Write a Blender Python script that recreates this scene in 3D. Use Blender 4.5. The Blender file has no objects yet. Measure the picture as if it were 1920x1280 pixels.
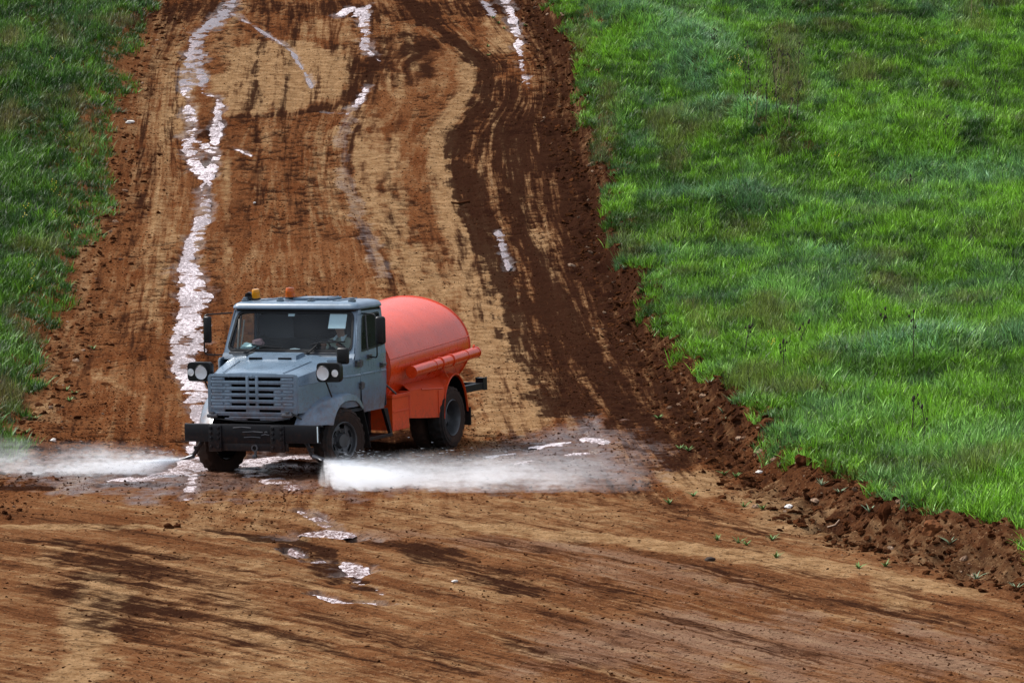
import bpy, bmesh, math, random
import numpy as np
from mathutils import Vector, Matrix, Euler
R_ = math.radians
sc = bpy.context.scene
COL = sc.collection
rng = np.random.default_rng(7)
random.seed(7)

# ------------------------------------------------------------------ camera, light, exposure
CAM_H, FPX = 8.8, 8190.0
PITCH = math.atan(CAM_H / 68.0) - math.atan(215.0 / FPX)
cam_d = bpy.data.cameras.new('camera')
cam = bpy.data.objects.new('camera', cam_d); COL.objects.link(cam)
cam.location = (0, 0, CAM_H); cam.rotation_euler = (math.pi / 2 - PITCH, 0, 0)
cam_d.sensor_width = 36.0; cam_d.lens = FPX / 1920 * 36.0
cam_d.clip_start = 1.0; cam_d.clip_end = 6000
sc.camera = cam

SUN_EL, SUN_AZ = 50.0, -62.0     # azimuth measured from +Y (view direction) towards +X
world = bpy.data.worlds.new("World"); sc.world = world; world.use_nodes = True
wn = world.node_tree; wn.nodes.clear()
w_out = wn.nodes.new('ShaderNodeOutputWorld'); w_bg = wn.nodes.new('ShaderNodeBackground')
w_sky = wn.nodes.new('ShaderNodeTexSky'); w_sky.sky_type = 'NISHITA'; w_sky.sun_disc = False
w_sky.sun_elevation = R_(SUN_EL); w_sky.sun_rotation = R_(SUN_AZ)
w_sky.dust_density = 4.0; w_sky.air_density = 1.0
w_mix = wn.nodes.new('ShaderNodeMix'); w_mix.data_type = 'RGBA'
w_mix.inputs[0].default_value = 0.72
w_mix.inputs[7].default_value = (9.2, 10.1, 11.6, 1)      # even bright cloud cover
wn.links.new(w_sky.outputs[0], w_mix.inputs[6]); wn.links.new(w_mix.outputs[2], w_bg.inputs[0])
w_bg.inputs[1].default_value = 0.05
wn.links.new(w_bg.outputs[0], w_out.inputs[0])
sun_d = bpy.data.lights.new('sun', 'SUN'); sun_d.energy = 3.3; sun_d.angle = R_(10); sun_d.color = (1, .965, .92)
sun = bpy.data.objects.new('sun', sun_d); COL.objects.link(sun)
sdir = Vector((math.sin(R_(SUN_AZ)) * math.cos(R_(SUN_EL)), math.cos(R_(SUN_AZ)) * math.cos(R_(SUN_EL)), math.sin(R_(SUN_EL))))
sun.rotation_euler = sdir.to_track_quat('Z', 'Y').to_euler()
sun.location = (-30, 60, 40)
vs = sc.view_settings
vs.view_transform = 'Standard'; vs.look = 'None'; vs.gamma = 1.0; vs.use_curve_mapping = False
vs.exposure = 0.92
sc.cycles.max_bounces = 10; sc.cycles.volume_bounces = 8; sc.cycles.transparent_max_bounces = 12
sc.cycles.use_denoising = True; sc.cycles.denoiser = 'OPENIMAGEDENOISE'; sc.cycles.denoising_input_passes = 'RGB_ALBEDO_NORMAL'; sc.cycles.denoising_prefilter = 'ACCURATE'
sc.cycles.volume_step_rate = 0.15; sc.cycles.volume_max_steps = 512

# ------------------------------------------------------------------ small helpers
def tag(o, label=None, cat=None, group=None, kind=None):
    if label: o['label'] = label
    if cat: o['category'] = cat
    if group: o['group'] = group
    if kind: o['kind'] = kind
    return o
def empty(name, loc=(0, 0, 0)):
    o = bpy.data.objects.new(name, None); COL.objects.link(o); o.location = loc
    o.empty_display_size = .2
    return o
def finish(bm, sharp=35):
    ca = math.radians(sharp)
    for f in bm.faces: f.smooth = True
    for e in bm.edges:
        if len(e.link_faces) == 2:
            if e.calc_face_angle(0) > ca: e.smooth = False
def ob(name, bm, mat, parent=None, sharp=35, fix=True):
    if fix: bmesh.ops.recalc_face_normals(bm, faces=bm.faces)
    finish(bm, sharp)
    me = bpy.data.meshes.new(name); bm.to_mesh(me); bm.free()
    for m in (mat if isinstance(mat, (list, tuple)) else [mat]): me.materials.append(m)
    o = bpy.data.objects.new(name, me); COL.objects.link(o)
    if parent is not None: o.parent = parent
    return o
def B(): return bmesh.new()
def merge(bm, b2):
    me = bpy.data.meshes.new('tmp'); b2.to_mesh(me); b2.free(); bm.from_mesh(me); bpy.data.meshes.remove(me)
def box(bm, x0, x1, y0, y1, z0, z1, bev=0.0, seg=2, M=None):
    b = bmesh.new()
    bmesh.ops.create_cube(b, size=1.0)
    for v in b.verts:
        v.co = Vector(((x0 + x1) / 2 + v.co.x * (x1 - x0), (y0 + y1) / 2 + v.co.y * (y1 - y0), (z0 + z1) / 2 + v.co.z * (z1 - z0)))
    if bev: bmesh.ops.bevel(b, geom=list(b.edges), offset=bev, segments=seg, affect='EDGES', profile=.5)
    if M is not None: b.transform(M)
    merge(bm, b); return bm
def tube(bm, pts, r, n=8, cap=True):
    pts = [Vector(p) for p in pts]; rings = []
    up = None
    for i, p in enumerate(pts):
        t = (pts[min(i + 1, len(pts) - 1)] - pts[max(i - 1, 0)]).normalized()
        if up is None:
            up = t.orthogonal().normalized()
        up = (up - t * up.dot(t)).normalized(); s = t.cross(up)
        rr = r[i] if isinstance(r, (list, tuple)) else r
        rings.append([bm.verts.new(p + (up * math.cos(a) + s * math.sin(a)) * rr) for a in [2 * math.pi * k / n for k in range(n)]])
    for a, b in zip(rings[:-1], rings[1:]):
        for k in range(n): bm.faces.new((a[k], a[(k + 1) % n], b[(k + 1) % n], b[k]))
    if cap:
        bm.faces.new(rings[0][::-1]); bm.faces.new(rings[-1])
    return bm
def bend(pts, r=.06, n=4):
    pts = [Vector(p) for p in pts]; out = [pts[0]]
    for a, p, b in zip(pts[:-2], pts[1:-1], pts[2:]):
        d1 = (a - p); d2 = (b - p); q1 = p + d1.normalized() * min(r, d1.length * .45); q2 = p + d2.normalized() * min(r, d2.length * .45)
        for k in range(n + 1):
            t = k / n; out.append(q1 * (1 - t) ** 2 + p * 2 * t * (1 - t) + q2 * t * t)
    out.append(pts[-1]); return out
def lathe(bm, prof, n=32, axis='Y', c=(0, 0, 0), skip=None, close=False):
    rings = []
    for r, h in prof:
        ring = []
        for k in range(n):
            a = 2 * math.pi * k / n; u, v = r * math.cos(a), r * math.sin(a)
            p = (u, h, v) if axis == 'Y' else ((h, u, v) if axis == 'X' else (u, v, h))
            ring.append(bm.verts.new(Vector(p) + Vector(c)))
        rings.append(ring)
    m = len(rings)
    for i in range(m if close else m - 1):
        a, b = rings[i], rings[(i + 1) % m]
        for k in range(n):
            if skip and skip(i, k): continue
            bm.faces.new((a[k], a[(k + 1) % n], b[(k + 1) % n], b[k]))
    return rings
def loft(bm, rows, close=False):
    vr = [[bm.verts.new(Vector(p)) for p in row] for row in rows]
    for a, b in zip(vr[:-1], vr[1:]):
        m = len(a)
        for k in range(m if close else m - 1):
            bm.faces.new((a[k], a[(k + 1) % m], b[(k + 1) % m], b[k]))
    return vr
def solid(bm, t):
    bmesh.ops.recalc_face_normals(bm, faces=bm.faces)
    bmesh.ops.solidify(bm, geom=list(bm.faces), thickness=t); return bm
def prism(bm, pts, y0, y1, bev=0.0):     # outline in X-Z, extruded along Y
    b = bmesh.new()
    f = b.faces.new([b.verts.new((p[0], y0, p[1])) for p in pts])
    e = bmesh.ops.extrude_face_region(b, geom=[f])
    for v in e['geom']:
        if isinstance(v, bmesh.types.BMVert): v.co.y = y1
    if bev: bmesh.ops.bevel(b, geom=list(b.edges), offset=bev, segments=2, affect='EDGES', profile=.5)
    merge(bm, b); return bm
def rq(c, r, n=4):                        # quad corners -> loop with rounded corners
    c = [Vector(p) for p in c]; out = []
    for i in range(4):
        p, a, b = c[i], c[i - 1], c[(i + 1) % 4]
        rr = r[i] if isinstance(r, (list, tuple)) else r
        q1 = p + (a - p).normalized() * rr; q2 = p + (b - p).normalized() * rr
        for k in range(n + 1):
            t = k / n; out.append(q1 * (1 - t) ** 2 + p * 2 * t * (1 - t) + q2 * t * t)
    return out
def ring_panel(bm, outer, inner, t):
    a = [bm.verts.new(p) for p in outer]; b = [bm.verts.new(p) for p in inner]
    n = len(a)
    for k in range(n): bm.faces.new((a[k], a[(k + 1) % n], b[(k + 1) % n], b[k]))
    return solid(bm, t)

# ------------------------------------------------------------------ materials
class NT:
    def __init__(s, name):
        s.m = bpy.data.materials.new(name); s.m.use_nodes = True; s.t = s.m.node_tree; s.t.nodes.clear()
        s.out = s.n('ShaderNodeOutputMaterial')
    def n(s, t, **k):
        nd = s.t.nodes.new(t)
        for a, b in k.items(): setattr(nd, a, b)
        return nd
    def l(s, a, b): s.t.links.new(a, b)
    def put(s, sock, v):
        if isinstance(v, bpy.types.NodeSocket): s.l(v, sock)
        else: sock.default_value = v
    def math(s, op, a, b=0.0, c=0.0, clamp=False):
        nd = s.n('ShaderNodeMath', operation=op, use_clamp=clamp)
        for i, v in enumerate((a, b, c)): s.put(nd.inputs[i], v)
        return nd.outputs[0]
    def mix(s, f, a, b):
        nd = s.n('ShaderNodeMix', data_type='RGBA')
        s.put(nd.inputs[0], f)
        for i, v in ((6, a), (7, b)):
            s.put(nd.inputs[i], v if isinstance(v, bpy.types.NodeSocket) else (*v[:3], 1))
        return nd.outputs[2]
    def noise(s, vec, scale, detail=3, rough=.55, dist=0.0):
        nd = s.n('ShaderNodeTexNoise'); nd.inputs['Scale'].default_value = scale; nd.inputs['Detail'].default_value = detail
        nd.inputs['Roughness'].default_value = rough; nd.inputs['Distortion'].default_value = dist
        s.l(vec, nd.inputs['Vector']); return nd.outputs['Fac']
    def ramp(s, f, lo, hi, a=0.0, b=1.0):
        nd = s.n('ShaderNodeMapRange'); nd.clamp = True
        s.put(nd.inputs[0], f); s.put(nd.inputs[1], lo); s.put(nd.inputs[2], hi); nd.inputs[3].default_value = a; nd.inputs[4].default_value = b
        return nd.outputs[0]
    def vec(s, v, sx=1, sy=1, sz=1):
        nd = s.n('ShaderNodeMapping'); nd.inputs['Scale'].default_value = (sx, sy, sz); s.l(v, nd.inputs['Vector']); return nd.outputs[0]
    def bump(s, h, strength=.5, dist=.01, nrm=None):
        nd = s.n('ShaderNodeBump'); nd.inputs['Strength'].default_value = strength; nd.inputs['Distance'].default_value = dist
        s.l(h, nd.inputs['Height'])
        if nrm: s.l(nrm, nd.inputs['Normal'])
        return nd.outputs[0]
    def bsdf(s, color, rough, metal=0.0, nrm=None, **k):
        p = s.n('ShaderNodeBsdfPrincipled')
        s.put(p.inputs['Base Color'], color if isinstance(color, bpy.types.NodeSocket) else (*color[:3], 1))
        s.put(p.inputs['Roughness'], rough); s.put(p.inputs['Metallic'], metal)
        if nrm: s.l(nrm, p.inputs['Normal'])
        for a, b in k.items(): s.put(p.inputs[a.replace('_', ' ')], b)
        s.l(p.outputs[0], s.out.inputs[0]); return p
    def obj(s): return s.n('ShaderNodeTexCoord').outputs['Object']
    def attr(s, name, typ='GEOMETRY'):
        return s.n('ShaderNodeAttribute', attribute_name=name, attribute_type=typ)

DIRT = (.13, .05, .022)
def paint(name, col, rough=.35, dirt_top=1.1, dirt_bot=.45, wear=.25, coat=.25, alt=None, mud=.8, spec=.5):
    m = NT(name); o = m.obj()
    n1 = m.noise(o, 2.2, 5, .6); n2 = m.noise(o, 14, 4, .65); n3 = m.noise(m.vec(o, 9, 9, 1.6), 2.0, 3)
    c = m.mix(m.ramp(n1, .35, .7), col, alt or tuple(x * .66 for x in col))
    c = m.mix(m.ramp(n3, .56, .74, 0, .22), c, tuple(x * .5 + .012 for x in col))       # run-off streaks
    c = m.mix(m.ramp(n2, .62, .68, 0, wear), c, (.03, .028, .03))                         # chips
    sp = m.n('ShaderNodeSeparateXYZ'); m.l(o, sp.inputs[0])
    low = m.ramp(m.math('ADD', sp.outputs[2], m.math('MULTIPLY', m.math('SUBTRACT', n2, .5), 1.6)), dirt_bot, dirt_top, 1, 0)
    low = m.math('MULTIPLY', low, m.ramp(n1, .3, .6, .35, mud), clamp=True)
    c = m.mix(low, c, DIRT)
    r = m.math('ADD', m.math('ADD', rough, m.math('MULTIPLY', low, .45)), m.math('MULTIPLY', m.math('SUBTRACT', n2, .5), .3), clamp=True)
    m.bsdf(c, r, 0.0, m.bump(n1, .25, .012, m.bump(n2, .12, .004)), Coat_Weight=coat, Coat_Roughness=.2, Specular_IOR_Level=spec)
    return m.m
def plain(name, col, rough=.5, metal=0.0, var=.35, bump=.15, scale=12, **k):
    m = NT(name); o = m.obj(); n1 = m.noise(o, scale, 4, .6)
    c = m.mix(n1, tuple(x * (1 - var) for x in col), tuple(min(1, x * (1 + var)) for x in col))
    m.bsdf(c, m.ramp(n1, .3, .7, max(.02, rough - .1), min(1, rough + .12)), metal, m.bump(n1, bump, .006), **k)
    return m.m
M_GREY = paint('grey_blue_paint', (.138, .202, .276), .30, 1.25, .55, .35, .4)
M_ROOF = paint('roof_paint', (.135, .20, .275), .32, .2, .0, .25, .35)
M_ORANGE = paint('orange_paint', (.70, .062, .004), .42, .72, .35, .2, .08, alt=(.58, .045, .003), mud=.4)
M_TANK = paint('tank_paint', (.66, .050, .003), .30, .3, .0, .25, .25, alt=(.54, .038, .002))
M_BLACK = paint('black_paint', (.006, .006, .008), .45, .65, .2, .1, .0, alt=(.009, .009, .011), mud=.12, spec=.22)
M_RUBBER = plain('tyre_rubber', (.017, .016, .015), .7, var=.4, scale=20)
M_MUDRUB = paint('muddy_rubber', (.011, .010, .010), .75, .5, .0, .05, 0, alt=(.015, .013, .012), mud=.14, spec=.2)
M_RIM = plain('rim_steel', (.065, .066, .07), .42, .3, var=.5, scale=9)
M_DARK = plain('dark_void', (.004, .004, .005), .9, Specular_IOR_Level=.1)
M_SEAL = plain('rubber_seal', (.005, .005, .006), .4, Specular_IOR_Level=.3)
M_INT = plain('cab_trim', (.016, .019, .026), .7)
M_CHROME = plain('lamp_reflector', (.85, .85, .85), .38, .35, var=.1, bump=.3, scale=40)
M_BOLT = plain('bolt_steel', (.1, .1, .11), .4, .6)
M_PAPER = plain('paper', (.72, .84, .86), .8, var=.06, scale=4)
M_TEAL = plain('teal_cloth', (.36, .52, .52), .9, var=.25, scale=30)
M_PINK = plain('pink_cloth', (.36, .2, .2), .85, var=.25, scale=30)
M_RAIL = plain('pale_wood', (.33, .29, .24), .7, scale=20)
def glassy(name, tint=(.78, .85, .88), refl=1.0):
    m = NT(name); tr = m.n('ShaderNodeBsdfTransparent'); tr.inputs[0].default_value = (*tint, 1)
    gl = m.n('ShaderNodeBsdfGlossy'); gl.inputs['Roughness'].default_value = .04; gl.inputs[0].default_value = (.9, .93, .95, 1)
    fr = m.n('ShaderNodeFresnel'); fr.inputs[0].default_value = 1.5
    mx = m.n('ShaderNodeMixShader'); m.l(m.math('MULTIPLY', fr.outputs[0], refl, clamp=True), mx.inputs[0]); m.l(tr.outputs[0], mx.inputs[1]); m.l(gl.outputs[0], mx.inputs[2])
    # thin film of dust
    df = m.n('ShaderNodeBsdfDiffuse'); df.inputs[0].default_value = (.3, .33, .36, 1)
    mx2 = m.n('ShaderNodeMixShader'); m.l(m.ramp(m.noise(m.obj(), 3.0, 5), .3, .8, .01, .045), mx2.inputs[0]); m.l(mx.outputs[0], mx2.inputs[1]); m.l(df.outputs[0], mx2.inputs[2])
    m.l(mx2.outputs[0], m.out.inputs[0]); return m.m
M_GLASS = glassy('window_glass', refl=.5)
M_CLEAR = glassy('lamp_glass', (.97, .98, 1), .6)
def lensmat(name, col, tr=.55):
    m = NT(name); m.bsdf(m.mix(m.noise(m.obj(), 60, 2), col, tuple(x * .6 for x in col)), .15, 0.0, Transmission_Weight=tr, IOR=1.4); return m.m
M_AMBER = lensmat('amber_lens', (.95, .42, .02), .35)
M_AMBER2 = lensmat('orange_lens', (.75, .16, .02), .35)
M_LENS = lensmat('clear_lens', (.9, .92, .95), .8)

# ------------------------------------------------------------------ terrain functions
def noise2(x, y, seed):
    xi = np.floor(x).astype(np.int64); yi = np.floor(y).astype(np.int64); fx = x - xi; fy = y - yi
    fx = fx * fx * (3 - 2 * fx); fy = fy * fy * (3 - 2 * fy)
    tab = np.random.default_rng(seed).random(65536)
    def h(a, b):
        k = (a * 374761393 + b * 668265263) & 0xffffffff
        k = ((k ^ (k >> 13)) * 1274126177) & 0xffffffff
        return tab[(k ^ (k >> 16)) & 65535]
    return (h(xi, yi) * (1 - fx) + h(xi + 1, yi) * fx) * (1 - fy) + (h(xi, yi + 1) * (1 - fx) + h(xi + 1, yi + 1) * fx) * fy
def fbm(x, y, seed, oct=4, gain=.5):
    s = 0.0; a = 1.0; t = 0.0
    for i in range(oct):
        s = s + a * noise2(x * 2 ** i + i * 17.3, y * 2 ** i - i * 9.1, seed + i); t += a; a *= gain
    return s / t
def sstep(a, b, x):
    t = np.clip((x - a) / (b - a), 0, 1); return t * t * (3 - 2 * t)
_yt = np.arange(-80, 700, .25)
_zt = np.interp(_yt, [-80, 40, 60, 72, 86, 100, 113, 130, 150, 175, 220, 700], [.1, .05, 0, .05, .36, 1.47, 3.29, 5.64, 7.8, 8.5, 8.6, 8.6])
_k = np.hanning(29); _k /= _k.sum()
_zt[20:-20] = np.convolve(_zt, _k, 'same')[20:-20]
# truck pose (solved from the photograph)
TH, ROLL, PIT = R_(23.55), R_(1.955), R_(-1.195)
TR_T = Vector((-3.5475, 66.4973, -.0441))
_f = Vector((-math.sin(TH), -math.cos(TH), 0)); _l = Vector((math.cos(TH), -math.sin(TH), 0))
RB = Matrix((_f, _l, Vector((0, 0, 1)))).transposed()
TR_R = RB @ Matrix.Rotation(PIT, 3, 'Y') @ Matrix.Rotation(ROLL, 3, 'X')
TR_M = TR_R.to_4x4(); TR_M.translation = TR_T
TR_N = TR_R.col[2]
def zbase(x, y):
    x = np.asarray(x, float); y = np.asarray(y, float)
    p = np.interp(y, _yt, _zt)
    pl = TR_T.z - (TR_N.x * (x - TR_T.x) + TR_N.y * (y - TR_T.y)) / TR_N.z
    w = np.exp(-(((x + 2.6) / 4.2) ** 2 + ((y - 68.2) / 4.0) ** 2) ** 1.3)
    return p + w * (pl - p)
def unproj(u, v, dz=0.0):
    c, s = math.cos(PITCH), math.sin(PITCH); a = (u - 960) / FPX; b = -(v - 640) / FPX
    d = np.array([a, c + b * s, -s + b * c]); t = np.linspace(35, 220, 1500)
    f = CAM_H + d[2] * t - zbase(d[0] * t, d[1] * t) - dz
    i = int(np.argmax(f < 0)) if (f < 0).any() else len(t) - 1
    i = max(i, 1); q = f[i - 1] / (f[i - 1] - f[i] + 1e-9); tt = t[i - 1] + q * (t[i] - t[i - 1])
    return np.array([d[0] * tt, d[1] * tt])
def edge_line(px, dz, x_far, x_near):
    P = np.array([unproj(u, v, dz) for u, v in px]); P = P[np.argsort(P[:, 1])]
    Y = np.concatenate([[-50, 30], P[:, 1], [190]]); X = np.concatenate([[x_near, x_near], P[:, 0], [x_far]])
    yy = np.arange(-50, 200, .25); xx = np.interp(yy, Y, X); k = np.hanning(9); k /= k.sum()
    xx[8:-8] = np.convolve(xx, k, 'same')[8:-8]
    return lambda y: np.interp(y, yy, xx)
XG = edge_line([(1035, 0), (1075, 90), (1122, 260), (1138, 400), (1185, 490), (1245, 600), (1335, 700), (1455, 820), (1560, 895), (1700, 955), (1920, 1010)], .42, -4.5, 17)
XF = edge_line([(990, 0), (1030, 90), (1072, 260), (1100, 400), (1130, 500), (1175, 600), (1250, 720), (1360, 860), (1505, 975), (1660, 1035), (1920, 1098)], 0, -6, 14)
XL = edge_line([(0, 850), (62, 700), (128, 530), (165, 400), (205, 260), (235, 130), (280, 0)], .1, -17.5, -12)
def edge_wob(x, y): return (fbm(x * .0 + 3.1, y * .9, 31, 3) - .5) * .7
def ground_parts(x, y):
    wob = (fbm(y * 0 + 1.7, y * .55, 31, 3) - .5) * .9
    xg, xf, xl = XG(y) + wob * .6, XF(y) + wob * .4, XL(y) + wob
    tr = sstep(0, 1, (x - xf) / np.maximum(xg - xf, .3)); gr = np.maximum(x - xg, 0); gl = np.maximum(xl - x, 0)
    return xg, xf, xl, tr, gr, gl
BERMS = []
for _px, _h, _w in (([(1110, 30), (1200, 60), (1300, 110), (1340, 135)], .32, .7), ([(1240, 120), (1330, 150), (1400, 190)], .22, .6), ([(1330, 220), (1400, 240), (1470, 275), (1560, 320)], .36, .7), ([(1270, 240), (1360, 280), (1450, 300)], .22, .6), ([(1560, 690), (1740, 690), (1930, 680)], .22, .6), ([(1240, 400), (1400, 395), (1500, 420)], .18, .7), ([(1650, 300), (1930, 290)], .2, .8), ([(1380, 6), (1660, 22), (1930, 45)], .25, .8)):
    BERMS.append((np.array([unproj(u, v, .45) for u, v in _px]), _h * 1.7, _w))
def zsmooth(x, y):
    x = np.asarray(x, float); y = np.asarray(y, float)
    xg, xf, xl, tr, gr, gl = ground_parts(x, y)
    z = zbase(x, y) + .42 * tr + .05 * np.minimum(gr, 40) + .30 * (1 - np.exp(-gl * .8)) + .05 * np.minimum(gl, 40)
    und = (fbm(x * .22 + 4, y * .13, 51, 3) - .5)
    z = z + und * .55 * (sstep(.2, 3, gr) + sstep(.2, 3, gl))
    for bp, hb, wb in BERMS:
        for q0, q1 in zip(bp[:-1], bp[1:]):
            ab = q1 - q0; t_ = np.clip(((x - q0[0]) * ab[0] + (y - q0[1]) * ab[1]) / (ab @ ab + 1e-9), 0, 1)
            z = z + hb * .5 * np.exp(-((x - q0[0] - t_ * ab[0]) / wb) ** 2 - ((y - q0[1] - t_ * ab[1]) / (wb * 2.2)) ** 2)
    crown = .06 * sstep(0, 1.5, x - xl) * sstep(0, 1.5, xf - x)
    return z + crown * 0

# ------------------------------------------------------------------ strokes that give the road its tracks and stains
def W(px, dz=0.0): return np.array([unproj(u, v, dz) for u, v in px])
def stroke(X, Y, F, px, w, amt, soft=.5, w2=None, mode='max'):
    P = W(px); w2 = w if w2 is None else w2; m = len(P) - 1; wm = max(w, w2) * (1 + soft)
    for i in range(m):
        a, b = P[i], P[i + 1]
        x0, x1 = min(a[0], b[0]) - wm, max(a[0], b[0]) + wm; y0, y1 = min(a[1], b[1]) - wm * 1.0, max(a[1], b[1]) + wm * 1.0
        j0, j1 = np.searchsorted(YS, [y0, y1]); i0, i1 = np.searchsorted(XS, [x0, x1])
        if j1 <= j0 or i1 <= i0: continue
        x = X[j0:j1, i0:i1]; y = Y[j0:j1, i0:i1]; ab = b - a; L = ab @ ab + 1e-9
        t = np.clip(((x - a[0]) * ab[0] + (y - a[1]) * ab[1]) / L, 0, 1)
        d = np.hypot(x - a[0] - t * ab[0], y - a[1] - t * ab[1]) + WOB[j0:j1, i0:i1] * min(w, .5) * .9
        ww = w + (w2 - w) * (i + t) / m
        v = amt * (1 - sstep(ww * (1 - soft) * .5, ww * (1 + soft) * .5, d))
        if mode == 'max': F[j0:j1, i0:i1] = np.maximum(F[j0:j1, i0:i1], v)
        else: F[j0:j1, i0:i1] = np.minimum(F[j0:j1, i0:i1], v)
def poly(X, Y, F, px, amt, soft=.4, wob=1.0):
    P = W(px); x0, y0 = P.min(0) - soft; x1, y1 = P.max(0) + soft
    j0, j1 = np.searchsorted(YS, [y0, y1]); i0, i1 = np.searchsorted(XS, [x0, x1])
    x = X[j0:j1, i0:i1] + WOB[j0:j1, i0:i1] * .5 * wob; y = Y[j0:j1, i0:i1] + WOB[j0:j1, i0:i1] * 2.2 * wob
    ins = np.zeros(x.shape, bool); d = np.full(x.shape, 1e9)
    for i in range(len(P)):
        a, b = P[i], P[(i + 1) % len(P)]; ab = b - a
        t = np.clip(((x - a[0]) * ab[0] + (y - a[1]) * ab[1]) / (ab @ ab + 1e-9), 0, 1)
        d = np.minimum(d, np.hypot(x - a[0] - t * ab[0], (y - a[1] - t * ab[1]) * .5))
        c = ((a[1] > y) != (b[1] > y)) & (x < (b[0] - a[0]) * (y - a[1]) / (b[1] - a[1] + 1e-12) + a[0]); ins ^= c
    sd = np.where(ins, d, -d); F[j0:j1, i0:i1] = np.maximum(F[j0:j1, i0:i1], amt * sstep(-soft, soft, sd))
XS = np.arange(-14, 9.6, .046)
_n = 1290
YS = 44 * (137 / 44) ** (np.arange(_n) / (_n - 1))
GX, GY = np.meshgrid(XS, YS)
WOB = (fbm(GX * 2.3, GY * 1.1, 71, 4, .6) - .5) * 2
dry = np.zeros_like(GX); dark = np.zeros_like(GX); wet = np.zeros_like(GX); carve = np.zeros_like(GX); clay = np.zeros_like(GX); rut = np.zeros_like(GX)
S = lambda F, *a, **k: stroke(GX, GY, F, *a, **k)
Pg = lambda F, *a, **k: poly(GX, GY, F, *a, **k)
# dry tan soil
Pg(dry, [(480, 82), (560, 78), (640, 95), (657, 140), (640, 180), (560, 205), (430, 216), (405, 170), (430, 100)], 1.1, .3, .6)
Pg(dry, [(560, 36), (640, 40), (660, 70), (540, 66)], .6)
S(dry, [(318, 30), (312, 150), (302, 300), (290, 480), (262, 620)], .75, .5, .7)
S(dry, [(350, 110), (340, 180), (332, 250)], .8, .9, .6)
S(dry, [(630, 240), (645, 330), (690, 430), (725, 540)], .4, .8, .7)
S(dry, [(672, 200), (668, 260), (690, 340), (735, 430), (790, 540)], .65, .95, .5)
S(dry, [(705, 200), (700, 260), (725, 350), (770, 450), (840, 560)], .35, .75, .6)
S(dry, [(600, 250), (618, 350), (640, 420)], .4, .5, .7)
Pg(dry, [(862, 60), (895, 110), (893, 175), (852, 235), (850, 300), (875, 385), (922, 465), (952, 565), (982, 660), (1036, 762), (1038, 790), (975, 822), (900, 800), (880, 690), (858, 560), (830, 430), (803, 330), (803, 255), (868, 150)], 1.0, .22, .35)
Pg(dry, [(740, 440), (840, 450), (870, 580), (880, 700), (800, 620), (720, 560)], .5)
S(dry, [(765, 45), (770, 90), (778, 130)], .35, .6, .6)
S(dry, [(640, 60), (655, 75)], .7, .5)
S(dry, [(935, 30), (945, 60), (950, 95)], .9, .7)
S(dry, [(935, 490), (945, 560), (950, 610)], .55, .9)
Pg(dry, [(330, 925), (560, 930), (900, 930), (1200, 935), (1210, 985), (900, 1000), (600, 985), (330, 985)], .5, .5)
S(dry, [(0, 985), (280, 988), (420, 1005), (560, 1012)], .45, 1.3, .6)
S(dry, [(900, 985), (1150, 1008), (1400, 1040), (1600, 1066), (1800, 1110)], .8, 1.35, .6)
S(dry, [(1270, 890), (1340, 925), (1460, 958), (1540, 1000)], .8, 1.1, .6)
S(dry, [(1390, 915), (1450, 948)], .5, .9, .6)
S(dry, [(1480, 1060), (1640, 1090), (1700, 1130)], .4, .8, .6)
S(dry, [(140, 1280), (160, 1170), (185, 1080)], .6, 1.15, .6)
Pg(dry, [(40, 1040), (95, 1022), (120, 1050), (60, 1090)], .7, .5)
Pg(dry, [(300, 1035), (480, 1060), (560, 1180), (700, 1270), (420, 1270), (360, 1120)], .6, .7)
Pg(dry, [(0, 1190), (100, 1200), (120, 1280), (0, 1280)], .5, .7)
S(dry, [(700, 1030), (850, 1080), (940, 1130)], .5, .5, .7)
S(dry, [(250, 740), (150, 680), (110, 720)], .25, .45)
S(dry, [(85, 760), (88, 790)], .5, .7)
# moist dark soil, plus painted shade under the truck
S(dark, [(770, 0), (800, 40), (850, 80), (905, 115), (918, 150), (902, 195), (866, 240), (862, 310), (888, 390), (935, 475), (968, 575), (996, 670), (1062, 775)], .55, 1.15, .45, .8)
Pg(dark, [(915, 100), (990, 165), (1050, 200), (1090, 330), (1110, 450), (1190, 620), (1300, 790), (1180, 800), (1080, 770), (1010, 660), (980, 560), (940, 450), (890, 370), (880, 260), (920, 190)], .92, .5)
Pg(dark, [(690, 62), (830, 68), (832, 150), (720, 165), (690, 110)], .7)
Pg(dark, [(285, 0), (960, 0), (940, 28), (700, 34), (500, 26), (360, 40), (300, 60)], .7)
S(dark, [(652, 84), (668, 140), (655, 185), (600, 208), (450, 220)], .55, .8)
S(dark, [(268, 0), (262, 50)], 1.2, .7)
for px in ([(920, 260), (1000, 420), (1060, 560), (1130, 700)], [(1010, 180), (1060, 330), (1090, 470), (1170, 620)], [(960, 200), (975, 300), (1030, 450)]): S(dark, px, .45, .95, .7)
S(dark, [(1005, 0), (1045, 130), (1085, 300), (1110, 450), (1165, 570), (1240, 700), (1345, 840)], 1.3, .85, .7)
Pg(dark, [(95, 1035), (250, 1030), (340, 1085), (350, 1180), (200, 1200), (110, 1120)], .75, .6)
S(dark, [(0, 915), (150, 910), (250, 907), (330, 905)], .45, .9)
Pg(dark, [(1150, 800), (1300, 800), (1380, 860), (1260, 885), (1180, 860)], .85)
S(dark, [(1150, 905), (1300, 960), (1480, 1010)], .7, .5, .7)
S(dark, [(380, 990), (540, 1012), (600, 1024), (645, 1065), (700, 1105)], .35, 1.0, .5)
S(dark, [(545, 1020), (580, 1040), (640, 1090)], .3, .9)
S(dark, [(1000, 1055), (1250, 1150), (1500, 1240)], .5, .35, .9)
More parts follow.
